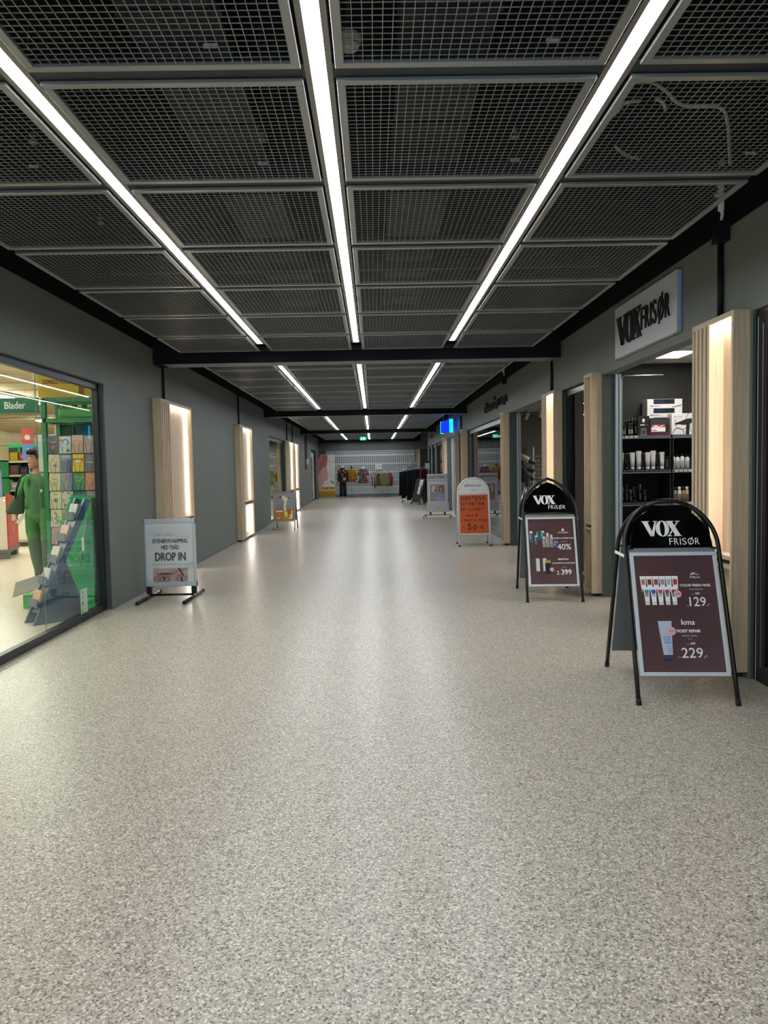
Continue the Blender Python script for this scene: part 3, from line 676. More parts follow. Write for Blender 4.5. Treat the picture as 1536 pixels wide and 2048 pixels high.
def print_b(m, kind):
    if kind == 'logo': return vox_logo(1.0, .0)(m, kind)
    z = .004; w_ = mat('print_white2', 'D8D5D6', .4)
    bottle_print(m, -.225, .633, .036, .127, '2F6470'); bottle_print(m, -.155, .66, .052, .10, '1F5A63', '2B6C70', .1); bottle_print(m, -.172, .612, .028, .10, '2B6E74'); bottle_print(m, -.102, .665, .036, .095, '3A6B78'); bottle_print(m, -.092, .583, .034, .115, '8898A8'); bottle_print(m, -.055, .583, .036, .155, 'A88F7C', 'D8D8DA', .25); bottle_print(m, -.013, .583, .03, .135, '9A8E96', 'D8D8DA', .3); bottle_print(m, .022, .583, .05, .065, '42508C', '8F98C0', .3)
    m.flat([(.112, .765), (.122, .785), (.135, .79), (.130, .778), (.142, .766), (.132, .757), (.118, .755)], z, PW); m.text('SYSTEM', .1255, .731, .016, z, w_, al='C', fit=.105, bold=.05); m.text('SYSTEM & SYSTEM MAN', .1255, .672, .0135, z, PW, al='C', fit=.222, bold=.05); m.text('ALLE PRODUKTER', .127, .639, .007, z, w_, al='C', fit=.07); m.text('40%', .129, .556, .060, z, PW, al='C', fit=.14, bold=.012)
    m.rect(-.205, .345, -.172, .463, z, DGREY); m.rect(-.172, .327, -.135, .463, z, w_); m.rect(-.128, .345, -.10, .463, z, DGREY); m.rect(-.10, .327, -.064, .463, z, w_); m.rect(-.080, .30, -.022, .415, z+.0004, BLKM); m.rect(-.08, .413, -.053, .443, z+.0006, mat('print_gold', 'B99A5A')); m.rect(-.05, .413, -.022, .443, z+.0006, MC['print_gold'])
    m.ell(-.013, .343, .022, .022, z+.001, PINK); m.text('-40%', -.013, .338, .01, z+.0015, BLKM, al='C')
    m.text('SEBASTIAN', .1095, .446, .013, z, PW, al='C', fit=.108, bold=.07); m.text('ALLE SHAMPOO & CONDITIONER', .11, .405, .0115, z, PW, al='C', fit=.236, bold=.04); m.text('NOK 609', .115, .36, .008, z, w_, al='C', fit=.04)
    m.text('2', .036, .289, .038, z, PW, fit=.022, bold=.01); m.text('for', .062, .291, .009, z, w_, fit=.016); m.text('399', .1335, .289, .053, z, PW, al='C', fit=.105, bold=.03)
sandwich('black round-topped VOX FRISØR board with plum poster, nearest on the right', (1.832, 4.665, 0), -.0908, False, 1.246, .945, print_a)
sandwich('black pointed VOX FRISØR board with plum poster offering 40% and 2 for 399', (1.868, 8.05, 0), -.074, True, 1.345, .965, print_b)

# white board of the optician: one round-topped frame before and one behind
def alliance():
    t = thing('sandwich_board', 'white round-topped board with handwritten orange poster', 'sandwich board', (1.775, 13.42, 0), -.0363)
    W_ = mat('white_tube', 'DCDDDD', .35); hw = .275; apex, spring = 1.235, .965
    sl = math.atan2(.25, 1.15)
    for sg, nm in ((1, 'front_frame'), (-1, 'back_frame')):
        fr = frame((0, -sg*.27, 0), (sg, 0, 0), (0, sg*math.sin(sl), math.cos(sl)))
        m = MB(); m.M = fr; m.tube([(-hw, 0, 0), (-hw, .5, 0), (-hw, spring, 0)]+[(x, y, 0) for x, y in arc(0, spring, -hw, apex-spring, 0, 180, 20)[1:-1]]+[(hw, spring, 0), (hw, .5, 0), (hw, 0, 0)], .0125, W_, 10); f = m.build(nm, t)
        m = MB(); m.M = fr
        for x in (-hw, hw): m.tube([(x, -.002, 0), (x, .03, 0)], .017, BLKM, 10)
        each(m, 'rubber_foot', f)
        m = MB(); m.M = fr; m.prism([(-hw+.012, spring-.01)]+arc(0, spring, -(hw-.014), apex-spring-.016, 0, 180, 20)+[(hw-.012, spring-.01)], -.003, .003, WHT); lp = m.build('logo_plate', t)
        m = MB(); m.M = fr; m.box(-.262, .215, -.006, .262, .955, .0, mat('white_board_panel', 'D5D3D0', .4)); m.build('board_panel', t)
        if sg > 0:
            m = MB(); m.M = fr; K = mat('ink_black', '141414', .6); m.text('alliance', -.01, 1.075, .052, .004, K, al='C', fit=.30, bold=.0); m.text('o', .145, 1.125, .012, .004, K); m.rect(-.03, 1.045, .035, 1.047, .004, MGREY); m.text('OPTIKK', 0, 1.0, .022, .004, mat('print_grey', '6E6E6E'), al='C', fit=.12); m.build('lettering', lp)
            m = MB(); m.M = fr; m.rect(-.252, .235, .252, .925, .0015, mat('orange_poster', 'CF5A1E', .5)); z = .003
            def hand(s_, x, y, h, fit, sl_=.0):
                n = len(s_); rr = random.Random(len(s_)*7+int(y*100)); cx = x; a = fit/n
                for ch in s_:
                    if ch != ' ': 
                        M0 = m.M.copy(); m.M = fr @ Matrix.Translation((cx, y+rr.uniform(-.006, .006), 0)) @ Matrix.Rotation(rr.uniform(-.1, .1), 4, 'Z'); m.text(ch, 0, 0, h*rr.uniform(.95, 1.15), z, K, fit=a*(.74 if ch not in 'I!1' else .14), bold=.02); m.M = M0
                    cx += a
            hand('HØSTENS', -.225, .83, .062, .45); hand('NYHETER', -.225, .735, .055, .44); hand('ER KOMMET!', -.235, .64, .05, .47); hand('ALLE', -.14, .53, .046, .22); hand('INNFATNINGER', -.225, .45, .036, .46)
            m.rect(-.22, .345, -.17, .353, z, K); hand('50', -.12, .30, .095, .18); hand('%', .10, .31, .06, .08); m.build('poster', t)
    m = MB()
    for x in (-hw-.014, hw+.014): m.box(x-.002, -.14, .62, x+.002, .14, .635, W_)
    each(m, 'strut', t)
alliance()

# eyebrow board: grey frame on two crossed tube feet
def drop_in():
    t = thing('pavement_sign', 'light grey framed DROP IN sign on black tube feet by the left wall', 'sign', (-2.285, 8.37, 0), -.01)
    G = mat('frame_grey', 'B9C2C9', .35, .15); a, z0, z1 = .285, .135, .892
    m = MB(); m.box(-a, -.022, z0, a, .022, z0+.05, G); m.box(-a, -.022, z1-.05, a, .022, z1, G); m.box(-a, -.02, z0+.05, -a+.034, .02, z1-.05, G); m.box(a-.034, -.02, z0+.05, a, .02, z1-.05, G); m.build('frame', t, .008, 3)
    m = MB()
    for x in (-a-.004, a): m.box(x, -.018, z0+.003, x+.004, .018, z0+.05, BLK); m.box(x, -.018, z1-.05, x+.004, .018, z1-.003, BLK)
    each(m, 'end_cap', t)
    m = MB(); m.M = frame((0, -.012, 0), (1, 0, 0), (0, 0, 1)); x0, x1, b0, b1 = -.247, .247, z0+.048, z1-.048; PP = mat('pale_blue_poster', 'DCE5EC', .3); K = mat('faded_black_ink', '2E353C', .5)
    m.box(x0-.004, b0-.002, -.01, x1+.004, b1+.002, 0, PP); z = .001
    m.line([(x0+.02, .38), (x1, .385)], .003, z, K)
    m.text('ØYENBRYN NAPPING', 0, .622, .045, z, K, al='C', fit=.39, bold=.05); m.text('MED TRÅD', .0, .55, .045, z, K, al='C', fit=.20, bold=.05); m.text('DROP IN', .0, .425, .088, z, K, al='C', fit=.345, bold=.06)
    rr = random.Random(3); cx = -.165
    for ch in 'EURO TEKSTIL': m.text(ch, cx, .70+rr.uniform(-.003, .003), .022, z, mat('pencil_grey', '5A6066')); cx += .019
    cx = .07
    for ch in 'og Interiør': m.text(ch, cx, .688+rr.uniform(-.003, .003), .015, z, MC['pencil_grey']); cx += .0145
    m.line([(x0+.01, .735), (x1-.02, .745)], .001, z, MC['pencil_grey'])
    # photograph of two eyes and the thread
    m.rect(-.20, b0, .19, .34, z, mat('photo_skin', 'C2AFA9', .35)); z = .0016; SK = mat('photo_blush', 'B78B86', .35); EY = mat('photo_iris', '4A5F8C', .3); LA = mat('photo_brown', '5E3B36', .4)
    m.ell(-.10, .225, .10, .05, z, SK); m.ell(.11, .225, .075, .045, z, SK); z += .0005
    for ex, s_ in ((-.075, 1), (.115, 1)):
        m.flat([(ex-.06, .215), (ex-.03, .238), (ex+.005, .245), (ex+.035, .232), (ex+.055, .208), (ex+.02, .2), (ex-.03, .2)], z, LA)
        m.flat([(ex-.048, .215), (ex-.02, .232), (ex+.01, .236), (ex+.035, .224), (ex+.045, .209), (ex+.01, .204), (ex-.03, .205)], z+.0004, PW)
        m.ell(ex, .22, .017, .0165, z+.0008, EY); m.ell(ex, .22, .007, .007, z+.0012, BLKM)
    m.flat([(-.165, .265), (-.11, .288), (-.03, .287), (.01, .272), (-.03, .268), (-.10, .27)], z, LA); m.flat([(.075, .262), (.12, .28), (.145, .275), (.12, .265)], z, LA)
    m.flat([(.075, .34), (.10, .34), (.15, .25), (.135, .25)], z+.0006, LA); m.flat([(.115, b0), (.135, b0), (.13, .22), (.12, .22)], z+.0014, LA)
    m.line([(-.19, .24), (-.05, .27), (.19, .335)], .0025, z+.001, K); m.line([(-.19, .285), (-.03, .275), (.19, .245)], .0025, z+.001, K)
    m.build('poster', t)
    m = MB(); m.box(-.25, -.0135, b0, .25, -.0145, b1, glass('acetate_cover', 'FFFFFF', .06)); m.build('clear_cover', t)
    m = MB()
    for x in (-.25, .25): m.box(x-.028, -.016, .05, x+.028, .016, z0, BLK)
    each(m, 'post', t)
    m = MB(); m.tube([(-.25, 0, .04), (.25, 0, .04)], .013, BLK, 8); m.build('crossbar', t)
    for x in (-.25, .25):
        m = MB(); m.tube([(x-.005, -.40, .021), (x+.005, .36, .021)], .019, mat('dark_tube', '26282B', .3, .4), 12); f = each(m, 'foot', t)[0]
        m = MB(); m.tube([(x-.005, -.425, .021), (x-.005, -.395, .021)], .021, BLKM, 12); m.tube([(x+.005, .355, .021), (x+.005, .385, .021)], .021, BLKM, 12); each(m, 'rubber_cap', f)
drop_in()

# aluminium A-board with the golden poster
def gold_board():
    t = thing('sandwich_board', 'aluminium A-board with golden skin care poster by the left wall', 'sandwich board', (-2.14, 18.05, 0), -.02)
    sl = math.atan2(.20, 1.0); hw, z0, z1 = .262, .205, .905
    for sg, nm in ((1, 'front_leaf'), (-1, 'back_leaf')):
        fr = frame((0, -sg*.30, 0), (sg, 0, 0), (0, sg*.26, .94)); k = 1.0/.964*.94
        m = MB(); m.M = fr; b0, b1 = z0, .935
        for q in [(-hw, b0, hw, b0+.025), (-hw, b1-.025, hw, b1), (-hw, b0+.025, -hw+.025, b1-.025), (hw-.025, b0+.025, hw, b1-.025)]: m.box(q[0], q[1], -.012, q[2], q[3], .012, ALU)
        m.box(-hw+.01, b0+.01, -.011, hw-.01, b1-.01, -.004, mat('grey_back', '5A6062')); f = m.build(nm, t, .004, 2)
        for x in (-hw+.012, hw-.012):
            m = MB(); m.M = fr; m.box(x-.012, .02, -.008, x+.012, b0, .008, ALU if sg > 0 else MGREY); l = m.build('leg', t)
            m = MB(); m.M = fr; m.box(x-.013, 0, -.01, x+.013, .022, .01, BLKM); m.build('rubber_foot', l)
        if sg > 0:
            m = MB(); m.M = fr; a = hw-.024; m.rect(-a, b0+.024, a, b1-.024, .002, mat('poster_silver', '9A9A9E', .25)); z = .003
            GO, OR, CR, RB = mat('poster_gold', 'C08A28', .3), mat('poster_orange', 'B8732A', .3), mat('poster_cream', 'EDE6C8', .3), mat('poster_redbrown', '6E3A34', .4)
            m.rect(-a, b0+.024, a, b0+.30, z, OR); m.rect(-.20, b0+.17, .02, b0+.215, z+.0006, GO); m.rect(-.20, b0+.23, -.03, b0+.27, z+.0006, CR); m.rect(-.2, b0+.1, .0, b0+.15, z+.0006, GO)
            m.ell(-.14, b0+.08, .055, .024, z+.0008, mat('poster_lilac', 'C9B8C8', .4)); m.ell(.02, b0+.07, .09, .03, z+.0006, mat('poster_yellow', 'C9A21E', .3))
            m.flat([(-.09, b1-.12), (-.02, b1-.10), (.03, b1-.15), (.10, b1-.11), (.06, b1-.25), (.03, b1-.38), (.05, b1-.44), (.0, b1-.52), (-.02, b1-.36), (.0, b1-.26)], z+.001, CR)
            m.flat([(.0, b0+.22), (.06, b0+.25), (.09, b0+.15), (.05, b0+.09), (.01, b0+.14)], z+.0012, mat('poster_lemon', 'EFE27A', .3)); m.flat([(.10, b0+.05), (.14, b0+.17), (.18, b0+.17), (.19, b0+.06)], z+.0012, CR); m.flat([(.16, b0+.2), (.17, b0+.28), (.2, b0+.28), (.205, b0+.05), (.185, b0+.05)], z+.001, MC['poster_lemon'])
            m.ell(-.10, b1-.14, .045, .02, z+.0014, RB, rot=.4); m.ell(.09, b1-.15, .035, .016, z+.0014, RB, rot=-.4)
            for k in range(6): m.rect(-.2, .60-k*.032, -.02 if k % 2 else .02, .61-k*.032, z+.0004, mat('poster_ink', '5E5A66'))
            m.build('poster', f)
gold_board()

# pharmacy sign on a wheeled base
def pharmacy_board():
    t = thing('pavement_sign', 'white APOTEK 1 sign with portrait poster on a wheeled base', 'sign', (1.775, 20.95, 0), -.05)
    W_ = mat('pharmacy_board_white', 'CFD2D8', .4)
    m = MB(); m.box(-.285, -.03, .38, .285, .03, 1.225, W_); m.box(-.31, -.06, .20, .31, .06, .42, W_); m.box(-.325, -.075, .17, .325, .075, .22, W_); m.build('frame', t, .006, 2)
    m = MB(); m.M = frame((0, -.031, 0), (1, 0, 0), (0, 0, 1)); GR = mat('pharmacy_green', '1E5E46', .4); NV = mat('pharmacy_navy', '1C2440', .4)
    m.rect(-.272, 1.10, -.20, 1.17, .001, GR); m.rect(-.243, 1.11, -.229, 1.16, .002, PW); m.rect(-.262, 1.128, -.21, 1.142, .002, PW); m.text('APOTEK 1', -.185, 1.105, .062, .001, NV, fit=.45, bold=.025)
    m.rect(-.285, 1.03, .285, 1.033, .001, MGREY); m.text('Apotek 1', 0, .265, .024, .032, mat('print_grey'), al='C', fit=.14)
    m.build('header_lettering', t)
    m = MB(); m.M = frame((0, -.031, 0), (1, 0, 0), (0, 0, 1)); z = .001; m.rect(-.24, .44, .24, 1.0, z, WHT); z += .001
    m.rect(-.21, .47, .215, .94, z, mat('photo_warm_grey', 'A89A98', .3)); m.rect(-.16, .72, -.06, .90, z+.0005, mat('photo_bottle_white', 'D9D6DA')); z += .001
    H = mat('photo_hair', '5A3A2E', .5); SKN = mat('photo_face', 'C49684', .4); SH = mat('photo_blue_shirt', '9FA6CC', .4)
    m.ell(.10, .80, .065, .10, z, H); m.flat([(-.08, .47), (-.06, .58), (.0, .67), (.08, .71), (.16, .66), (.21, .56), (.21, .47)], z+.0004, SH); m.ell(.10, .80, .043, .062, z+.0008, SKN); m.rect(.08, .70, .12, .75, z+.0006, SKN)
    m.ell(-.04, .72, .04, .035, z+.001, SKN); m.ell(-.06, .76, .022, .04, z+.0005, mat('photo_dark', '3E3438')); m.ell(.06, .53, .1, .03, z+.0012, mat('photo_lilac', 'B9B4D8')); m.ell(-.15, .55, .05, .06, z+.0006, mat('photo_pink_arm', 'C4A098')); m.build('poster', t)
    m = MB()
    for x in (-.20, .20): m.box(x-.025, -.02, .085, x+.025, .02, .175, BLK)
    each(m, 'post', t); m = MB(); m.tube([(-.36, 0, .085), (.36, 0, .085)], .012, MGREY, 8)
    for x in (-.36, .36): m.tube([(x, 0, .085), (x-.03, -.18, .055), (x-.035, -.28, .03)], .01, MGREY, 8); m.tube([(x, 0, .085), (x+.03, .18, .055), (x+.035, .28, .03)], .01, MGREY, 8)
    m.build('base', t)
    for x, y in ((-.395, -.28), (.325, -.28), (-.325, .28), (.395, .28)):
        m = MB(); m.tube([(x-.012, y, .026), (x+.012, y, .026)], .026, BLKM, 12); m.build('wheel', t)
pharmacy_board()

# dark wooden A-board with two paper notes
t = thing('chalkboard_sign', 'dark chalkboard A-sign with two white paper notes, by the trousers', 'sandwich board', (1.83, 28.9, 0), -1.06)
WD = mat('dark_board', '23262A', .7)
for sg, nm in ((1, 'front_leaf'), (-1, 'back_leaf')):
    fr = frame((0, -sg*.30, 0), (sg, 0, 0), (0, sg*.29, .96)); m = MB(); m.M = fr
    m.box(-.30, .10, -.012, .30, 1.03, .012, WD); m.box(-.30, 0, -.012, -.26, .10, .012, WD); m.box(.26, 0, -.012, .30, .10, .012, WD); f = m.build(nm, t)
    if sg > 0:
        for y0, y1 in ((.75, .99), (.42, .73)):
            m = MB(); m.M = fr; m.box(-.02, y0, .0125, .2 if y0 > .5 else .14, y1, .0145, PAPER); m.M = fr
            for k in range(3): m.rect(.01, y0+.05+k*.06, .15 if y0 > .5 else .11, y0+.065+k*.06, .015, MGREY)
            m.build('paper_note', f)

# roll-up banner with a face in profile
t = thing('roller_banner', 'tall roll-up banner with a face in pink towel profile and golden foot', 'banner', (-2.29, 36.75, 0))
m = MB(); m.box(-.43, -.06, .0, .43, .06, .07, ALU); m.build('base_cassette', t, .01, 2)
m = MB(); m.tube([(0, .02, .07), (0, .02, 2.15)], .008, ALU, 8); m.box(-.425, -.01, 2.14, .425, .012, 2.16, ALU); m.build('support_pole', t)
m = MB(); m.M = frame((0, -.012, 0), (1, 0, 0), (0, 0, 1)); a = .42; m.box(-a, .07, -.004, a, 2.14, 0, mat('banner_white', 'D5D4CC', .5)); z = .001
GOL = mat('banner_gold', 'A9811C', .4); TW = mat('banner_towel', 'B9796C', .5); TD = mat('banner_towel_fold', '8E5148', .5); FC = mat('banner_skin', 'CBA08C', .45); DK = mat('banner_dark', '2E2A2A', .6)
m.rect(-a, .07, a, .36, z, GOL); m.rect(-a, .36, a, .52, z, mat('banner_pale_gold', 'C9B05E', .4)); m.rect(-a, 1.85, -.26, 2.14, z, DK)
m.flat([(-a, .45), (-a, 1.45), (-.25, 1.62), (.0, 1.55), (.02, 1.42), (.035, 1.33), (.085, 1.22), (.06, 1.19), (.07, 1.13), (.05, 1.10), (.06, 1.05), (.03, 1.02), (.045, .93), (.0, .88), (-.10, .86), (-.15, .75), (-.16, .45)], z+.001, FC)
m.flat([(-a, 1.2), (-a, 1.95), (-.30, 2.14), (.02, 2.14), (.07, 1.95), (.02, 1.62), (-.03, 1.48), (-.15, 1.55), (-.30, 1.36), (-.37, 1.2)], z+.002, TW)
for k in range(4): m.flat([(-a+.02+k*.08, 1.4+k*.05), (-.12+k*.05, 2.12), (-.10+k*.05, 2.12), (-a+.05+k*.08, 1.38+k*.05)], z+.003, TD)
m.ell(-.35, 1.2, .035, .06, z+.003, mat('banner_ear', 'B98574')); m.line([(-.01, 1.36), (.03, 1.35)], .012, z+.004, DK); m.line([(-.03, 1.46), (.03, 1.45)], .012, z+.004, TD); m.line([(.03, 1.07), (.058, 1.075)], .014, z+.004, mat('banner_lip', 'A05A54'))
m.text('Bio', .10, 1.75, .13, z, mat('banner_gold_text', 'C2A64A'), fit=.28)
for k in range(9): m.rect(.10, 1.66-k*.075, .30-.02*(k % 3), 1.672-k*.075, z, mat('banner_grey_text', '9A9A94'))
m.flat([(.15, .88), (.28, .85), (.38, .72), (.30, .70), (.2, .78)], z+.001, mat('banner_leaf', '7E8C4A')); m.rect(-.20, .60, .30, .70, z+.002, mat('banner_label', 'E6E4E0')); m.text('REN & BIO', .02, .635, .04, z+.003, DK, al='C', fit=.28)
for k in range(8): m.ell(-.2+k*.08, .50+.03*(k % 2), .05, .04, z+.002, mat('banner_berry%d' % (k % 3), ['A8503C', 'C48A5A', '8C3A30'][k % 3]))
m.text('bio natural', .16, .18, .05, z+.002, mat('banner_brown', '5E4410'), al='C', fit=.4)
m.build('banner_sheet', t)

# white perforated roller grille closing the shop at the end
t = thing('roller_grille', 'wide white perforated roller grille closing the shop at the end', 'roller grille', (-.14, YB-.12, 0)); GW = mat('grille_white', 'C6CACA', .4, .2)
x0, x1 = -2.24, 2.22; px = .0985; n = int((x1-x0)/px); hx = .058; rows = [2.28, 2.195]+[2.02-.0865*k for k in range(4)]+[1.59-.0865*k for k in range(4)]+[1.165-.0865*k for k in range(4)]+[.765-.0865*k for k in range(3)]
m = MB(); hz = .052; edges = []
for zc in rows: edges.append((zc-hz/2, zc+hz/2))
edges.sort(); zc = .45
for a, b in edges:
    m.box(x0, -.006, zc, x1, .006, a, GW); zc = b
    for k in range(n+1):
        c = x0+k*px; m.box(c, -.006, a, min(c+px-hx, x1), .006, b, GW)
m.box(x0, -.006, zc, x1, .006, 2.34, GW)
for z_ in (1.68, 1.25, .845): m.box(x0, -.014, z_-.012, x1, -.006, z_+.03, GW)
m.build('perforated_slats', t)
m = MB()
for k in range(5): m.box(x0, -.006, .20+k*.05, x1, .006, .243+k*.05, GW); m.box(x0, -.0065, .243+k*.05, x1, -.002, .25+k*.05, MGREY)
m.build('solid_slats', t)
m = MB(); m.box(x0, -.015, .165, x1, .015, .20, WHT); m.build('bottom_bar', t)
m = MB(); m.box(x0, -.01, .0, x1, .01, .165, mat('grille_base_grey', '83888A', .5)); m.build('base_plate', t)
m = MB(); m.box(x0-.03, -.03, 0, x0, .03, 2.36, ALU); m.box(x1, -.03, 0, x1+.03, .03, 2.36, ALU); each(m, 'guide_rail', t)

# ------------------------------------------------------------------ clothes before the grille
CL = dict(black=mat('black_cloth', '0C0D10', .9), navy=mat('navy_cloth', '10151F', .9), teal=mat('dark_teal_cloth', '0E2430', .9), violet=mat('dark_violet_cloth', '1B1622', .9),
          mustard=noisy('mustard_cloth', ['7A5A12', '94701C'], nscale=12, rough=.9), camo=noisy('camouflage_print', ['5A5244', '8A7E62', '6E6650', '3F3A30'], nscale=28, rough=.9, pos=[.35, .48, .56, .66]), camo2=noisy('dark_leaf_print', ['14201C', '38482C', '8A7A2E', '101418'], nscale=26, rough=.9, pos=[.38, .5, .58, .66]),
          red=noisy('red_print', ['5A1622', '8E2434', '1A1216'], nscale=16, rough=.9), grey=mat('grey_knit', '6A6C70', .9), white=mat('white_cloth', 'C4C2CC', .8), blue=mat('royal_blue_cloth', '252A6A', .8), ochre=mat('ochre_cloth', 'A87A2E', .9),
          dots=noisy('dotted_print', ['0E0E12', '0E0E12', 'C8BFC4', '8A2A3C'], nscale=42, rough=.9, pos=[.3, .54, .6, .68]), coral=noisy('coral_print', ['0C0D10', '0C0D10', 'D87A66'], nscale=9, rough=.9, pos=[.3, .55, .6]))
def hanger(t, z):
    m = MB(); m.tube([(-.19, 0, z-.10), (-.08, 0, z-.045), (0, 0, z-.02), (.08, 0, z-.045), (.19, 0, z-.10)], .006, mat('hanger_grey', '8A8C90', .4), 6); m.tube([(0, 0, z-.02), (0, 0, z+.01), (.018, 0, z+.03), (.012, 0, z+.05), (-.01, 0, z+.05)], .0025, CHROME, 6); m.build('hanger', t)
def shirt(label, cat, loc, rz, c, L=.62, group=None):
    t = thing('shirt', label, cat, loc, rz, group); z = loc[2]; top = -.06
    m = MB(); m.loft([(top, 0, 0, .05, .035), (top-.02, 0, 0, .09, .045), (top-.07, 0, 0, .19, .036), (top-.16, 0, 0, .205, .04), (top-.35, 0, 0, .20, .038), (top-L*.85, 0, 0, .215, .038), (top-L, .0, 0, .22, .036)], c, 18); m.build('body', t)
    for s_ in (-1, 1):
        m = MB(); m.tube([(s_*.18, 0, top-.075), (s_*.215, -.01, top-.18), (s_*.225, -.015, top-.36), (s_*.22, -.02, top-.52)], [.042, .04, .036, .033], c, 10); m.build('sleeve', t)
    m = MB(); m.tube([(.055*math.cos(a*math.pi/6), .036*math.sin(a*math.pi/6), top+.004) for a in range(12)], .009, c, 6, True); m.build('collar', t)
    hanger(t, 0); return t
t = thing('clothes_rack', 'round chrome clothes rack of shirts with a 299 card', 'clothes rack', (.42, 37.3, 0))
m = MB(); m.tube([(0, 0, .08), (0, 0, 1.32)], .014, CHROME, 10); each(m, 'post', t)
m = MB()
for k in range(5): a = 2*math.pi*k/5; m.tube([(0, 0, .09), (.38*math.cos(a), .2*math.sin(a), .07)], .012, MGREY, 8)
m.build('base', t)
for k in range(5):
    a = 2*math.pi*k/5; m = MB(); m.tube([(.38*math.cos(a)-.012, .2*math.sin(a), .03), (.38*math.cos(a)+.012, .2*math.sin(a), .03)], .03, BLKM, 10); m.build('wheel', t)
m = MB()
for a, b in ((-.42, .0), (.42, 0), (0, -.3), (0, .3)): m.tube([(0, 0, 1.28), (a*.3, b*.3, 1.30), (a, b, 1.20)], .01, CHROME, 8)
each(m, 'arm', t)
m = MB(); m.tube([(-.16, 0, 1.3), (-.16, 0, 1.42)], .005, CHROME, 6); m.tube([(-.16, 0, 1.3), (0, 0, 1.28)], .005, CHROME, 6); m.box(-.33, -.005, 1.40, .0, .005, 1.61, WHT); m.M = frame((-.165, -.006, 1.46), (1, 0, 0), (0, 0, 1)); m.text('299', 0, .0, .10, 0, mat('marker_grey', '55585E'), al='C', fit=.24); m.build('price_card', t)
SH = [(-.46, .05, 1.4, 'grey', 'grey knit shirt at the left end of the round rack'), (-.38, -.02, 1.35, 'white', 'white striped shirt beside the grey one on the round rack'), (-.32, -.06, 1.25, 'blue', 'royal blue shirt on the round rack'), (-.26, -.1, 1.2, 'ochre', 'ochre shirt between blue and leaf print on the round rack'),
      (-.15, -.18, .5, 'camo2', 'dark leaf print shirt on the round rack'), (.13, -.27, .1, 'camo', 'camouflage print shirt at the front of the round rack'), (.34, -.1, -.7, 'red', 'dark red patterned shirt at the right of the round rack'), (.42, .06, -1.2, 'black', 'black shirt at the right end of the round rack')]
for x, y, rz, c, lb in SH: shirt(lb, 'shirt', (.42+x, 37.3+y, 1.23), rz, CL[c], .62 if c != 'white' else .72, 'shirts on the round rack')
# trousers rack
t = thing('clothes_rack', 'long chrome clothes rack full of dark trousers near the right wall', 'clothes rack', (1.62, 30.85, 0), -.12)
m = MB()
for x in (-.45, .48): m.tube([(x, .12, .06), (x, .12, 1.45)], .014, CHROME, 10)
each(m, 'post', t); m = MB(); m.tube([(-.5, .12, 1.45), (.55, .12, 1.45)], .013, CHROME, 10); m.tube([(-.62, -.12, 1.27), (.0, -.1, 1.5)], .015, CHROME, 10); m.build('rail', t)
m = MB()
for x in (-.45, .48): m.tube([(x, -.28, .06), (x, .4, .06)], .014, MGREY, 8)
each(m, 'foot', t)
for x in (-.45, .48):
    for y in (-.28, .4): m = MB(); m.tube([(x-.012, y, .03), (x+.012, y, .03)], .03, BLKM, 10); m.build('wheel', t)
m = MB(); m.tube([(.08, 0, 1.45), (.08, 0, 1.5)], .006, CHROME, 6); m.box(-.06, -.01, 1.44, .26, -.002, 1.66, mat('card_greige', 'A7A0A0')); m.M = frame((.10, -.011, 1.47), (1, 0, 0), (0, 0, 1)); m.text('399,-', 0, 0, .09, 0, mat('marker_navy', '2A2A44'), al='C', fit=.26, bold=.03); m.text('NOW SPECIAL', 0, .13, .03, 0, MC['marker_navy'], al='C', fit=.24); m.build('price_card', t)
cols = ['black', 'navy', 'black', 'violet', 'navy', 'teal', 'teal', 'navy', 'teal', 'black']
for k, c in enumerate(cols):
    u = k/9; x = 1.12+.95*u; y = 30.75-.16*(u > .3)+.12*u
    top = 1.28+.10*min(1, u*1.6); bot = .30 if k == 0 else .10+.08*(k % 3)
    q = thing('trousers', '%s trousers hanging on the long rack, %s from its left end' % ({'black': 'black', 'navy': 'dark navy', 'violet': 'dark violet', 'teal': 'dark teal'}[c], ORD[k]), 'trousers', (x, y, top), 1.0-.12*u, 'trousers on the long rack')
    for s_ in (-1, 1):
        m = MB(); m.loft([(-.03, s_*.05, 0, .06, .03), (-.2, s_*.065, 0, .07, .036), (-.55, s_*.065, .004, .065, .034), (bot-top, s_*.075, .006, .08, .036)], CL[c], 14); m.build('leg', q)
    m = MB(); m.box(-.115, -.03, -.06, .115, .03, -.02, CL[c]); m.build('waistband', q, .01, 2); hanger(q, .05)
q = shirt('coral patterned top at the right end of the long rack', 'shirt', (2.02, 30.45, 1.42), .9, CL['red'], .4)
# small notice stand by the right wall
t = thing('notice_stand', 'small white framed notice on a black stand beyond the trousers rack', 'notice', (2.18, 30.3, 0)); m = MB(); m.tube([(0, 0, .02), (0, 0, 1.36)], .01, BLK, 8); m.lathe([(.14, 0), (.14, .012), (.02, .02)], BLK, 20); m.build('stand', t)
m = MB(); m.box(-.1, -.01, 1.36, .1, .01, 1.60, ALU); m.box(-.06, -.006, 1.60, .06, .006, 1.70, BLK); m.build('frame', t); m = MB(); m.box(-.075, -.012, 1.385, .075, -.0105, 1.575, mat('blush_paper', 'D9CFCB')); m.build('paper', t)
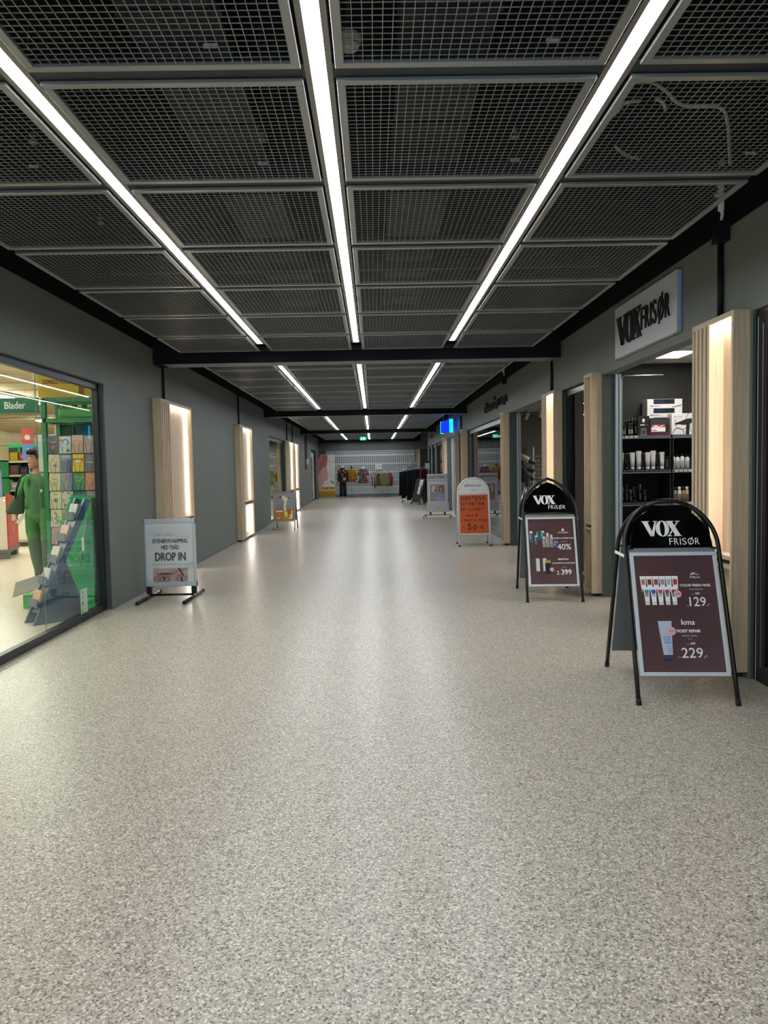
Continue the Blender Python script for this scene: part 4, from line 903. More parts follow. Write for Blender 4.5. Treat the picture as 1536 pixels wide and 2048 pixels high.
# dressed forms
def form(label, loc, kind):
    t = thing('dress_form', label, 'mannequin', loc); SKIN = mat('form_white', 'CFCAC6', .5)
    m = MB(); m.tube([(0, 0, .02), (0, 0, .85)], .012, ALU, 8); m.build('pole', t); m = MB(); m.lathe([(.17, 0), (.17, .012), (.03, .025)], ALU, 20); m.build('base', t)
    m = MB(); m.loft([(.80, 0, 0, .15, .10), (.92, 0, 0, .165, .11), (1.08, 0, 0, .13, .09), (1.25, 0, -.01, .16, .11), (1.38, 0, 0, .17, .08), (1.43, 0, 0, .09, .06), (1.47, 0, 0, .05, .05), (1.54, 0, 0, .048, .048), (1.56, 0, 0, .02, .02)], SKIN if kind != 'mustard' else mat('form_black', '15161A', .6), 20); m.build('torso', t)
    if kind == 'black':
        m = MB(); m.loft([(.76, 0, 0, .17, .115), (.92, 0, 0, .18, .125), (1.08, 0, 0, .15, .105), (1.25, 0, -.01, .175, .125), (1.38, 0, 0, .185, .09), (1.435, 0, 0, .10, .07)], CL['coral'], 20); m.build('blouse', t)
        for s_ in (-1, 1):
            m = MB(); m.tube([(s_*.165, 0, 1.37), (s_*.20, -.02, 1.2), (s_*.215, -.03, 1.0), (s_*.20, -.06, .82)], [.055, .05, .046, .042], CL['black'], 10); m.build('sleeve', t)
            m = MB(); m.loft([(.80, s_*.075, 0, .09, .11), (.6, s_*.085, 0, .085, .09), (.35, s_*.09, 0, .08, .08), (.10, s_*.095, 0, .09, .085)], CL['black'], 14); m.build('trouser_leg', t)
        m = MB(); m.loft([(1.40, 0, -.01, .11, .085), (1.46, 0, -.01, .12, .09), (1.49, 0, 0, .08, .07)], CL['coral'], 16); m.build('scarf', t)
        m = MB(); m.ball((0, 0, 1.565), (.05, .05, .03), WHT, 14, 8); m.build('neck_cap', t)
        m = MB(); m.box(.02, -.15, .88, .16, -.10, 1.02, mat('coral_bag', 'C76A50', .6)); m.tube([(.03, -.125, 1.0), (-.05, -.13, 1.2), (-.1, -.08, 1.38)], .006, MC['coral_bag'], 6); m.build('bag', t, .02, 3)
    elif kind == 'mustard':
        m = MB(); m.loft([(.78, 0, 0, .19, .125), (.95, 0, 0, .19, .13), (1.10, 0, 0, .165, .115), (1.25, 0, -.01, .185, .13), (1.38, 0, 0, .195, .095), (1.44, 0, 0, .08, .07)], CL['mustard'], 20); m.build('jacket', t)
        for s_ in (-1, 1):
            m = MB(); m.tube([(s_*.175, 0, 1.37), (s_*.215, -.01, 1.2), (s_*.225, -.02, 1.0), (s_*.215, -.04, .85)], [.06, .055, .05, .05], CL['mustard'], 10); m.build('sleeve', t)
        m = MB(); m.tube([(0, -.135, .8), (0, -.125, 1.1), (0, -.14, 1.3)], .006, mat('zip_brown', '4A3612'), 6); m.build('zip', t)
    else:
        m = MB(); m.loft([(.73, 0, 0, .26, .17), (.85, 0, 0, .235, .155), (1.08, 0, 0, .15, .105), (1.25, 0, -.01, .178, .125), (1.38, 0, 0, .185, .09), (1.435, 0, 0, .09, .07)], CL['dots'], 22); m.build('dress', t)
        for s_ in (-1, 1):
            m = MB(); m.tube([(s_*.165, 0, 1.37), (s_*.215, -.02, 1.22), (s_*.225, -.03, 1.08)], [.06, .06, .055], CL['dots'], 10); m.build('sleeve', t)
        m = MB(); m.tube([(-.05, -.12, 1.42), (.02, -.15, 1.2), (.10, -.17, .95), (.15, -.18, .8)], [.02, .03, .045, .06], CL['red'], 8); m.build('scarf', t)
        m = MB(); m.ball((0, 0, 1.56), (.045, .045, .04), BLKM, 12, 8); m.build('neck_cap', t); m = MB(); m.box(.15, -.2, .73, .26, -.12, .90, mat('red_bag', 'B01C2C', .5)); m.build('bag', t, .02, 3)
form('mannequin in black trousers and coral patterned blouse before the grille', (-1.505, 36.6, 0), 'black'); form('mannequin in mustard jacket on a pole stand before the grille', (-1.08, 36.8, 0), 'mustard'); form('mannequin in dotted dress with red scarf before the grille', (-.52, 36.85, 0), 'dots')

# ================================================================== hair salon behind the nearest opening
def lamp_panel(name, label, x0, y0, x1, y1, z, st, col='FFF8EC', group=None):
    t = thing(name, label, 'ceiling light', ((x0+x1)/2, (y0+y1)/2, z), 0, group); a, b = (x1-x0)/2, (y1-y0)/2
    m = MB(); m.box(-a-.02, -b-.02, -.012, a+.02, -b, 0, WHT); m.box(-a-.02, b, -.012, a+.02, b+.02, 0, WHT); m.box(-a-.02, -b, -.012, -a, b, 0, WHT); m.box(a, -b, -.012, a+.02, b, 0, WHT); m.build('frame', t)
    m = MB(); m.box(-a, -b, -.008, a, b, -.001, glow('panel_%s_%g' % (col, st), col, st)); m.build('diffuser', t); return t
lamp_panel('ceiling_lamp', 'bright square ceiling lamp inside the hair salon, over the shelves', 2.94, 7.35, 3.19, 7.83, 2.5, 24)
lamp_panel('ceiling_lamp', 'bright square ceiling lamp deeper inside the hair salon', 4.2, 6.2, 4.8, 6.8, 2.5, 40)  # added lamp, out of view, to brighten the shelf products
YS = 7.93
t = thing('display_shelf', 'black salon shelving with price strips behind the VOX opening', 'shelf', (2.56, 8.29, 0)); DK2 = mat('shelf_black', '0D0E10', .5); LB = mat('price_label', 'B9BAC0', .5); LB2 = mat('price_label_dark', '24262A', .4)
m = MB(); m.box(0, -.02, .1, 1.3, 0, 1.70, DK2); m.build('back_panel', t)
m = MB()
for x in (.585, .615, 1.25): m.box(x, -.36, .05, x+.012, -.02, 1.70, DK2)
each(m, 'upright', t)
for k, z in enumerate((1.70, 1.335, .99, .55, .12)):
    m = MB(); m.box(.0, -.36, z-.02, .59, -.02, z, DK2); m.box(.61, -.36, z-.02, 1.25, -.02, z, DK2); sh = m.build('shelf', t)
    m = MB(); m.box(0, -.368, z-.034, .59, -.36, z+.0, mat('price_rail', '5A5D64', .35)); m.box(.61, -.368, z-.034, 1.25, -.36, z, MC['price_rail']); m.box(0, -.371, z-.036, 1.25, -.366, z-.031, ALU)
    for j in range(18):
        x = .01+j*.048
        if k == 0 and j > 4: break
        if .56 < x < .61: continue
        m.box(x, -.371, z-.028, x+.036, -.368, z-.004, LB if (k == 0 or x > .6) else LB2)
        if k and x < .6: m.box(x, -.3715, z-.03, x+.036, -.371, z-.027, LB)
    m.build('price_strip', sh)
def box_thing(name, label, cat, x0, y0, z0, x1, y1, z1, mt, deco=None, group=None, bevel=.002):
    t = thing(name, label, cat, ((x0+x1)/2, (y0+y1)/2, z0), 0, group); a, b, h = (x1-x0)/2, (y1-y0)/2, z1-z0
    m = MB(); m.box(-a, -b, 0, a, b, h, mt); m.build('carton', t, bevel, 1)
    if deco:
        m = MB(); m.M = frame((-a, -b-.0006, 0), (1, 0, 0), (0, 0, 1)); deco(m, 2*a, h); m.build('front_print', t)
    return t
def deco_iron(m, w_, h):
    m.rect(w_*.18, h*.45, w_*.78, h*.98, 0, mat('print_dark_navy', '0E1320', .3)); m.rect(w_*.2, h*.6, w_*.5, h*.85, .0004, mat('print_midblue', '1E2E5A', .3)); m.flat([(w_*.7, h*.12), (w_*.97, h*.34), (w_*.97, h*.22), (w_*.72, h*.06)], 0, DGREY); m.text('PRO', w_*.22, h*.16, h*.14, 0, mat('print_red', 'B83A44'), fit=w_*.14, bold=.03); m.rect(w_*.08, h*.18, w_*.2, h*.28, 0, MGREY)
W0 = 2.56
for k in range(4): box_thing('product_box', 'white hair straightener box, %s of the stack on the top salon shelf' % ['lowest', 'second from the bottom', 'third from the bottom', 'topmost'][k], 'box', 2.965, 8.10, 1.701+.098*k, 3.345, 8.26, 1.701+.098*(k+1)-.001, WHT, deco_iron, 'stacked white boxes')
def deco_dryer(m, w_, h):
    m.line([(x, y) for x, y in arc(w_*.28, h*.05, w_*.22, h*.25, 0, 180, 14)], .008, 0, mat('print_red')); m.line(arc(w_*.42, h*.55, w_*.28, h*.3, 150, 380, 18), .006, 0, mat('print_green', '3E8A6A')); m.line(arc(w_*.9, h*.8, w_*.3, h*.25, 90, 230, 12), .006, 0, mat('print_red')); m.line(arc(w_*.95, h*.35, w_*.2, h*.3, 100, 250, 12), .006, 0, MC['print_green'])
    m.ell(w_*.62, h*.60, w_*.30, h*.13, .0004, mat('dryer_print', '2A2528', .3), rot=.25); m.flat([(w_*.14, h*.46), (w_*.14, h*.54), (w_*.45, h*.66), (w_*.5, h*.5)], .0006, MC['dryer_print']); m.flat([(w_*.60, h*.52), (w_*.74, h*.55), (w_*.72, .0), (w_*.58, .0)], .0006, MC['dryer_print']); m.text('SALON', w_*.08, h*.8, h*.08, .0004, MGREY, fit=w_*.35)
box_thing('product_box', 'white hair dryer box with picture on the top salon shelf', 'box', 3.17, 7.95, 1.701, 3.43, 8.07, 1.925, WHT, deco_dryer)
def deco_trim(m, w_, h):
    m.ell(w_*.5, h*.78, w_*.12, h*.08, 0, PW); m.rect(w_*.44, h*.66, w_*.56, h*.74, 0, PW); m.text('PRO', w_*.62, h*.5, h*.06, 0, mat('print_red'), bold=.03); m.rect(w_*.22, h*.51, w_*.58, h*.56, 0, PW); m.flat([(w_*.25, 0), (w_*.3, h*.36), (w_*.72, h*.36), (w_*.78, 0)], 0, mat('trimmer_print', '7A756E', .3)); m.rect(w_*.36, .01, w_*.66, h*.28, .0005, DGREY)
box_thing('product_box', 'tall black trimmer box on the top salon shelf', 'box', 2.81, 7.955, 1.701, 2.935, 8.06, 1.905, BLKM, deco_trim)
def deco_red(m, w_, h):
    m.rect(w_*.08, h*.62, w_*.95, h*.97, 0, mat('print_charcoal', '2A2C34')); m.rect(0, h*.05, w_, h*.16, 0, mat('print_darkred', '6A1420')); m.rect(w_*.08, h*.2, w_*.8, h*.45, 0, PW); m.rect(w_*.1, h*.46, w_*.8, h*.62, 0, mat('print_red')); m.flat([(w_*.12, h*.48), (w_*.3, h*.58), (w_*.5, h*.49), (w_*.7, h*.6), (w_*.66, h*.5), (w_*.45, h*.46)], .0005, PW); m.rect(w_*.1, h*.25, w_*.35, h*.3, .0005, MC['print_red'])
box_thing('product_box', 'red, white and black box pile on the top salon shelf', 'box', 2.94, 7.96, 1.701, 3.15, 8.06, 1.88, BLKM, deco_red)
def bottle(label, x, z, h, r, bm, cm, kind='bottle', group=None, y=None, lab=None):
    t = thing('tube' if kind == 'tube' else 'bottle', label, 'tube' if kind == 'tube' else 'bottle', (x, y or YS+.055, z), 0, group); m = MB()
    if kind == 'tube':
        m.loft([(.028, 0, 0, r*.8, r*.8), (h*.5, 0, 0, r*.95, r*.55), (h-.012, 0, 0, r*1.12, .005), (h, 0, 0, r*1.15, .004)], bm, 16); m.build('body', t); m = MB(); m.lathe([(r*.82, 0), (r*.82, .028)], cm, 16); m.build('cap', t)
        if lab: m = MB(); m.M = frame((0, -r*.78, 0), (1, 0, 0), (0, .16, 1)); m.rect(-r*.3, h*.35, -r*.05, h*.8, .001, lab); m.build('print', t)
    elif kind == 'dome':
        m.lathe([(r, 0), (r, h*.72), (r*.9, h*.84), (r*.55, h*.9), (r*.5, h*.92)], bm, 16); m.build('body', t); m = MB(); m.lathe([(r*.45, h*.92), (r*.45, h*1.08), (.001, h*1.08)], cm, 12); m.build('cap', t)
        m = MB(); m.M = frame((0, -r-.001, 0), (1, 0, 0), (0, 0, 1)); m.rect(-r*.5, h*.2, r*.5, h*.6, 0, lab or mat('label_grey', '9A9CA2')); m.build('label', t)
    else:
        m.lathe([(r, 0), (r, h*.7), (r*.92, h*.74), (r*.45, h*.76)], bm, 16); m.build('body', t); m = MB(); m.lathe([(r*.8, h*.75), (r*.8, h), (.001, h)], cm, 14); m.build('cap', t)
        m = MB(); m.M = frame((0, -r-.001, 0), (1, 0, 0), (0, 0, 1)); m.rect(-r*.5, h*.12, r*.5, h*.5, 0, lab or mat('label_dark', '55585C')); m.build('label', t)
    return t
X_ = lambda px: 2.588+(px-1237)*.0053
CAPT = mat('tube_white', 'CFCDCB', .4); BB = mat('bottle_black', '0C0D0F', .25); GB = mat('bottle_grey', '3A3E44', .3)
for k, (px, h, lab) in enumerate([(1240, .085, MGREY), (1249, .12, mat('label_sage', '8A8E84')), (1254, .11, mat('label_olive', '6A6652')), (1263, .135, mat('label_khaki', '8E886A')), (1268, .13, MC['label_khaki'])]):
    bottle('small black bottle with %s on the top salon shelf, %s from the left' % ('pale label' if k < 2 else 'olive label', ORD[k]), X_(px), 1.701, h, .02, BB, BLKM, group='black bottles on the top shelf', lab=lab)
for k, px in enumerate((1262, 1266.5, 1271, 1277)): bottle('tall grey capped spray can on the top salon shelf, %s from the left' % ORD[k], X_(px), 1.701, .19-.005*(3-k), .018, BB, GB, group='spray cans on the top shelf', y=YS+.12-.02*k)
for k, px in enumerate((1247, 1270, 1283, 1301, 1312, 1330)): bottle('white squeeze tube on the second salon shelf, %s from the left' % ORD[k], X_(px), 1.336, .185 if k not in (2, 4) else .2, .026, CAPT, CAPT, 'tube', 'white tubes on the second shelf', lab=MGREY)
for k, px in enumerate((1258, 1291, 1321)): bottle('black squeeze tube on the second salon shelf, %s from the left' % ORD[k], X_(px), 1.336, .18, .026, BB, BB, 'tube', 'black tubes on the second shelf', lab=GB)
bottle('slim dark bottle at the divider on the second salon shelf', X_(1340), 1.336, .14, .018, GB, BLKM)
for k, px in enumerate((1352.5, 1361.5, 1371, 1381)): bottle('white round-shouldered bottle on the second salon shelf, %s from the left' % ORD[k], X_(px), 1.336, .15 if k % 2 == 0 else .14, .022, WHT, BLKM, 'dome', 'white bottles on the second shelf')
for k, px in enumerate((1242, 1250, 1258, 1266, 1275, 1285, 1295)): bottle('black bottle on the third salon shelf, %s from the left' % ORD[k], X_(px), .991, .13+.03*(k % 3), .021, BB, GB if k % 2 else BLKM, 'tube' if k == 4 else 'bottle', 'black bottles on the third shelf', lab=GB)
for k, (px, c, cp, lb) in enumerate([(1348.5, CAPT, CAPT, 'white bottle left of the others on the third salon shelf, right bay'), (1356, mat('bottle_pearl', '9C9A92', .4), BLKM, 'pearl grey bottle with dark cap on the third salon shelf'), (1365, WHT, WHT, 'white bottle beside the yellow one on the third salon shelf'), (1373, mat('bottle_amber', 'C8861A', .35), BLKM, 'yellow bottle with dark cap on the third salon shelf'), (1380.5, mat('bottle_lime', 'B9BC98', .4), CAPT, 'pale lime bottle right of the yellow one on the third salon shelf')]): bottle(lb, X_(px), .991, .155, .0195, c, cp)
m = MB(); m.box(2.60, 6.4, 0, 3.4, 6.8, .9, mat('salon_counter', 'C7C5C0', .5)); m.box(2.58, 6.38, .9, 3.42, 6.82, .93, WHT); tag(m.build('salon_counter'), 'pale low counter inside the hair salon', 'counter')

# ================================================================== optician
lamp_panel('ceiling_lamp', 'square ceiling lamp inside the optician shop', 4.0, 13.2, 4.6, 13.8, 2.58, 40)
for x, y, lb in [(3.27, 15.9, 'left'), (3.42, 15.2, 'right')]:
    t = thing('spotlight', 'white tilted ceiling spotlight in the optician shop, %s of two' % lb, 'spotlight', (x, y, 2.58)); m = MB(); m.tube([(0, 0, -.03), (.0, 0, -.06)], .012, WHT, 8); m.box(-.03, -.08, -.03, .03, .08, 0, WHT); m.build('mount', t); m = MB(); m.tube([(.03, .03, -.05), (-.04, -.05, -.19)], .04, WHT, 14); m.build('head', t)
for x, y, lb in [(3.205, 15.0, 'left'), (3.385, 15.0, 'right')]:
    t = thing('eyewear_display_rod', 'pale vertical rod of spectacle holders, %s of two in the optician shop' % lb, 'display stand', (x, y, 0), 0, 'spectacle rods'); m = MB(); m.tube([(0, 0, 0), (0, 0, 1.77)], .014, mat('rod_pale', 'B4B3AE', .4), 10); m.lathe([(.075, 0), (.075, .015), (.02, .03)], MC['rod_pale'], 20); m.build('rod', t)
    for k in range(11):
        z = 1.58-k*.085; m = MB()
        for s_ in (-1, 1): m.tube([(0, -.012, z), (s_*.035, -.03, z-.008), (s_*.075, -.05, z), (s_*.085, -.055, z+.02)], .0055, CHROME, 6); m.ball((s_*.03, -.03, z+.012), .012, CHROME, 8, 6)
        m.build('holder', t)
t = thing('telescope', 'pale telescope with black mount on an aluminium tripod', 'telescope', (2.74, 13.75, 0), .35)
m = MB(); m.tube([(-.20, .1, 1.66), (.06, -.02, 1.52), (.10, -.04, 1.50)], [.062, .062, .055], mat('telescope_pale', '9A9788', .35), 18); m.tube([(-.26, .13, 1.70), (-.19, .095, 1.655)], .074, BLKM, 18); m.tube([(.09, -.035, 1.503), (.20, -.08, 1.44)], [.04, .025], BLKM, 14); m.build('tube', t)
m = MB(); m.tube([(.02, -.06, 1.62), (.04, -.07, 1.72)], .012, BLKM, 8); m.tube([(-.02, -.05, 1.64), (.0, -.06, 1.74)], .012, BLKM, 8); m.build('finder', t)
m = MB(); m.loft([(1.1, 0, 0, .06, .06), (1.2, 0, 0, .05, .05), (1.3, .03, 0, .075, .06), (1.42, -.03, .02, .06, .05), (1.52, -.05, .03, .05, .04)], BLKM, 14); m.tube([(0, 0, 1.3), (.14, -.05, 1.18)], .018, BLKM, 10); m.ball((.16, -.06, 1.16), .035, BLKM, 12, 8); m.build('mount', t)
for k in range(3):
    a = 2*math.pi*k/3+.5; m = MB()
    for o_ in (-.015, .015): m.tube([(.04*math.cos(a)-o_*math.sin(a), .04*math.sin(a)+o_*math.cos(a), 1.12), (.24*math.cos(a)-o_*math.sin(a), .24*math.sin(a)+o_*math.cos(a), .45)], .01, ALU, 8)
    m.tube([(.23*math.cos(a), .23*math.sin(a), .5), (.38*math.cos(a), .38*math.sin(a), .0)], .011, MGREY, 8); m.build('leg', t)
m = MB(); m.lathe([(.1, .72), (.1, .735), (.001, .735)], BLKM, 16); m.build('tray', t)
t = thing('telescope', 'small black telescope on a tripod beside the pale one', 'telescope', (2.90, 14.3, 0), -.4)
m = MB(); m.tube([(-.22, .0, 1.46), (.16, 0, 1.30)], .045, BLKM, 14); m.build('tube', t); m = MB(); m.loft([(1.0, 0, 0, .05, .05), (1.2, 0, 0, .045, .045), (1.36, -.01, 0, .04, .04)], BLKM, 12); m.build('mount', t)
for k in range(3): a = 2*math.pi*k/3; m = MB(); m.tube([(.03*math.cos(a), .03*math.sin(a), 1.05), (.36*math.cos(a), .36*math.sin(a), 0)], .013, ALU, 8); m.build('leg', t)
# ================================================================== pharmacy, cosmetics window
lamp_panel('ceiling_lamp', 'bright ceiling lamp inside the pharmacy', 3.0, 22.0, 3.6, 23.5, 2.6, 14, 'F4F8FF')
box_thing('pharmacy_counter', 'white counter inside the pharmacy entrance', 'counter', 3.2, 24.6, 0, 5.0, 25.1, 1.0, WHT)
box_thing('display_stand', 'pale blue display stand behind the pharmacy window', 'display stand', 2.75, 26.2, 0, 3.05, 26.6, 1.25, mat('pale_blue_stand', '8FB4E0', .5))
m = MB(); m.M = frame((-3.2, 22.9, 0), (.25, -.95, 0), (0, 0, 1)); YW = noisy('yellow_window_print', ['A88A3A', 'C2A24A', '8A6A2A'], nscale=3, rough=.5)
m.M = frame((-3.25, 23.2, 0), (1, 0, 0), (0, 0, 1)); m.box(-.6, 0, -.02, .36, 2.05, 0, YW); m.rect(-.5, 1.95, .05, 2.04, .001, mat('window_dark_red', '4A1A1C')); m.rect(-.55, 1.6, -.1, 1.9, .001, mat('window_olive', '4E4A30')); m.rect(-.02, 1.62, .14, 1.82, .002, mat('window_red', '9A2A2A'))
for k in range(26): m.ell(-.45+.06*(k % 9)+.03*(k % 2), .75+.09*(k//3 % 6), .035, .07, .002, mat('window_amber%d' % (k % 3), ['8A6A1C', '6A4A1A', 'B0902E'][k % 3]), 8)
for k in range(5): m.rect(.18, .4+.35*k, .3, .6+.35*k, .002, mat('window_rust', '94563A'))
tag(m.build('window_poster'), 'tall yellow poster in the shop window on the left wall', 'poster')
lamp_panel('ceiling_lamp', 'ceiling lamp inside the left window with the yellow poster', -3.7, 21.0, -3.1, 22.4, 2.59, 5)
m = MB(); m.M = frame((-3.3, 35.9, 0), (1, 0, 0), (0, 0, 1)); m.box(-.3, 0, -.02, .4, 2.0, 0, mat('window_golden', '9A8434', .5)); m.rect(-.25, 1.2, .35, 1.9, .001, MC['banner_skin']); tag(m.build('window_poster'), 'golden poster in the farthest window on the left wall', 'poster')  # reflection of the roller banner, painted on a board behind the glass

# ================================================================== book shop behind the big left window
for k, (x, y0, y1) in enumerate([(-4.4, 4.6, 6.8), (-4.4, 9.3, 11.6), (-6.6, 7.4, 9.8), (-6.6, 12.5, 15.0), (-8.6, 9.5, 12), (-8.6, 14.0, 17.0), (-4.4, 14.0, 17.0), (-10.5, 12, 16), (-6.6, 3.0, 5.2), (-6.6, 20.5, 24.0), (-8.6, 19.5, 23.5), (-8.6, 26, 30)]):
    t = thing('tube_light', 'white fluorescent ceiling light in the book shop, number %s counted from the window' % ORD[k], 'ceiling light', (x, (y0+y1)/2, 2.80), 0, 'book shop ceiling lights'); L2 = (y1-y0)/2
    m = MB(); m.box(-.07, -L2, .03, .07, L2, .075, WHT); m.build('housing', t); m = MB(); m.box(-.055, -L2+.02, 0, .055, L2-.02, .03, SHOPLED); m.build('diffuser', t)
GN = mat('shop_green', '2C8A5C', .45); GND = mat('dark_shop_green', '14532F', .5); GNB = mat('bright_green', '2FA63C', .4)
# green shelving top with crossbars
t = thing('green_shelving', 'green steel shelving frame behind the postcards', 'shelf', (-3.45, 9.1, 0))
m = MB()
for x in (-.42, .5):
    for y in (-.15, .25): m.box(x-.025, y-.025, 0, x+.025, y+.025, 2.3, GN)
each(m, 'post', t); m = MB()
for z in (2.02, 2.26):
    m.box(-.42, -.175, z, .5, -.145, z+.05, GN); m.box(-.42, .235, z, .5, .265, z+.05, GN); m.box(-.445, -.15, z, -.415, .25, z+.05, GN)
each(m, 'crossbar', t); m = MB(); m.box(-.42, .26, .3, .5, .275, 2.02, GND); m.build('back_panel', t)
m = MB()
for k in range(7): m.box(-.36+.12*k, .24, 2.06, -.30+.12*k, .255, 2.27, GND)
m.build('top_slats', t)
for k, z in enumerate((.45, .9, 1.3, 1.65)): m = MB(); m.box(-.42, -.14, z, .5, .25, z+.02, GN); m.build('shelf', t)
t = box_thing('storage_box', 'bright green plastic tray on top of the green shelving', 'tray', -3.72, 8.98, 2.07, -3.0, 9.3, 2.2, GNB, None, None, .02)
def deco_dp(m, w_, h):
    m.text('DONALD POCKET', w_*.12, h*.48, h*.15, 0, mat('poster_plum', '7A3A4E'), fit=w_*.76, bold=.05)
YEL = mat('yellow_card', 'E4C845', .5)
box_thing('display_box', 'yellow display box reading DONALD POCKET on the green shelving', 'box', -3.97, 9.05, 2.325, -3.49, 9.3, 2.66, YEL, deco_dp)
box_thing('display_box', 'plain yellow display box beside the lettered one', 'box', -3.44, 9.1, 2.325, -2.98, 9.3, 2.66, YEL)
# hanging shop signs
t = thing('hanging_sign', 'green hanging sign reading Blader', 'sign', (-4.62, 9.5, 2.185)); m = MB(); m.box(-.45, -.01, 0, .45, .01, .19, mat('sign_green', '1E6A54', .5)); m.build('panel', t); m = MB(); m.M = frame((.03, -.011, .055), (1, 0, 0), (0, 0, 1)); m.text('Blader', 0, 0, .085, 0, PW, fit=.26, bold=.02); m.build('lettering', t)
m = MB()
for x in (-.4, .4): m.tube([(x, 0, .19), (x, 0, .7)], .003, ALU, 6)
each(m, 'wire', t)
t = thing('hanging_banner', 'red and blue hanging poster above the person in green', 'poster', (-5.92, 13.0, 1.66)); m = MB(); m.box(-.10, -.008, 0, .10, .008, .29, mat('banner_blue', '5E86C4', .5)); m.box(-.10, -.008, .29, .10, .008, .55, mat('banner_red', 'B8483E', .5)); m.M = frame((0, -.009, 0), (1, 0, 0), (0, 0, 1)); m.flat([(-.03, .14), (.0, .22), (.06, .2), (.07, .12), (.03, .07)], 0, CAPT); m.ell(.0, .40, .05, .045, 0, CAPT); m.rect(-.04, .33, .05, .355, .0004, mat('banner_red')); m.build('sheet', t); m = MB(); m.tube([(0, 0, .55), (0, 0, 1.24)], .003, ALU, 6); each(m, 'wire', t)
t = thing('hanging_banner', 'pale blue hanging poster with a yellow swirl near the green post', 'poster', (-4.22, 9.8, 1.45)); m = MB(); m.box(-.11, -.008, 0, .11, .008, .48, mat('banner_pale', 'B4C0CC', .5)); m.M = frame((0, -.009, 0), (1, 0, 0), (0, 0, 1)); m.ell(.05, .32, .05, .09, 0, mat('banner_yellow', 'D9B04A')); m.rect(-.11, 0, .11, .17, 0, CAPT); m.build('sheet', t); m = MB(); m.tube([(0, 0, .48), (0, 0, 1.45)], .003, ALU, 6); each(m, 'wire', t)
# postcard rack and its cards
t = thing('postcard_rack', 'black wire postcard rack behind the shop glass', 'card rack', (-3.25, 8.15, 0)); WB = mat('wire_black', '1C1C1E', .4)
m = MB(); m.tube([(.0, .10, 0), (.0, .10, 1.9)], .016, WB, 10); m.lathe([(.24, 0), (.24, .015), (.03, .03)], WB, 24, (0, .1)); m.tube([(-.26, .06, 1.95), (.26, .06, 1.95)], .004, WB, 6); m.tube([(0, .1, 1.9), (0, .06, 1.95)], .006, WB, 6); m.build('stand', t)
ROWZ = [1.63, 1.43, 1.23, 1.035, .84, .65]
for z in ROWZ:
    m = MB(); m.tube([(-.27, .02, z), (.27, .02, z)], .0028, WB, 6); m.tube([(-.27, .03, z+.13), (.27, .03, z+.13)], .0022, WB, 6); m.tube([(0, .1, z+.02), (0, .02, z)], .004, WB, 6)
    for c in range(4):
        x = -.2+.13*c; m.tube([(x-.05, .0, z+.115), (x-.035, -.012, z+.11), (x-.02, -.008, z), (x-.02, .02, z)], .0022, WB, 5); m.tube([(x+.05, .0, z+.115), (x+.035, -.012, z+.11), (x+.02, -.008, z), (x+.02, .02, z)], .0022, WB, 5)
    m.build('wire_pocket', t)
CARDS = [['3A3634', 'B9C3CC', 'C4A08C', 'A98494'], ['C9BFAE', '5C7A9A', 'E2C21C', '55566A'], ['CFC79E', '6E8AA8', '3E8A62', 'D08468'], ['D9CFB4', 'C9C4C0', '3A5A94', '7E88A0'], ['D6CCB8', 'C88A6A', '5E6C88', '8A929C'], ['B8908A', 'C4B4AE', '8A9298', 'A2A6A8']]
CN = [['dark brown card', 'pale card with a blue figure', 'tan card with red lettering', 'mauve card'], ['cream card with small flowers', 'blue and grey picture card', 'yellow card with red band', 'slate card reading PAP'], ['pale green card', 'blue card with pink and orange birds', 'green card with yellow lettering', 'salmon card'], ['cream card with a grey disc', 'white card with dark spots', 'blue card', 'grey blue card'], ['cream card with a grey seahorse', 'orange and pink card', 'dull blue card', 'grey card'], ['pink and brown picture card', 'pale pink card', 'steel grey card', 'light grey card']]
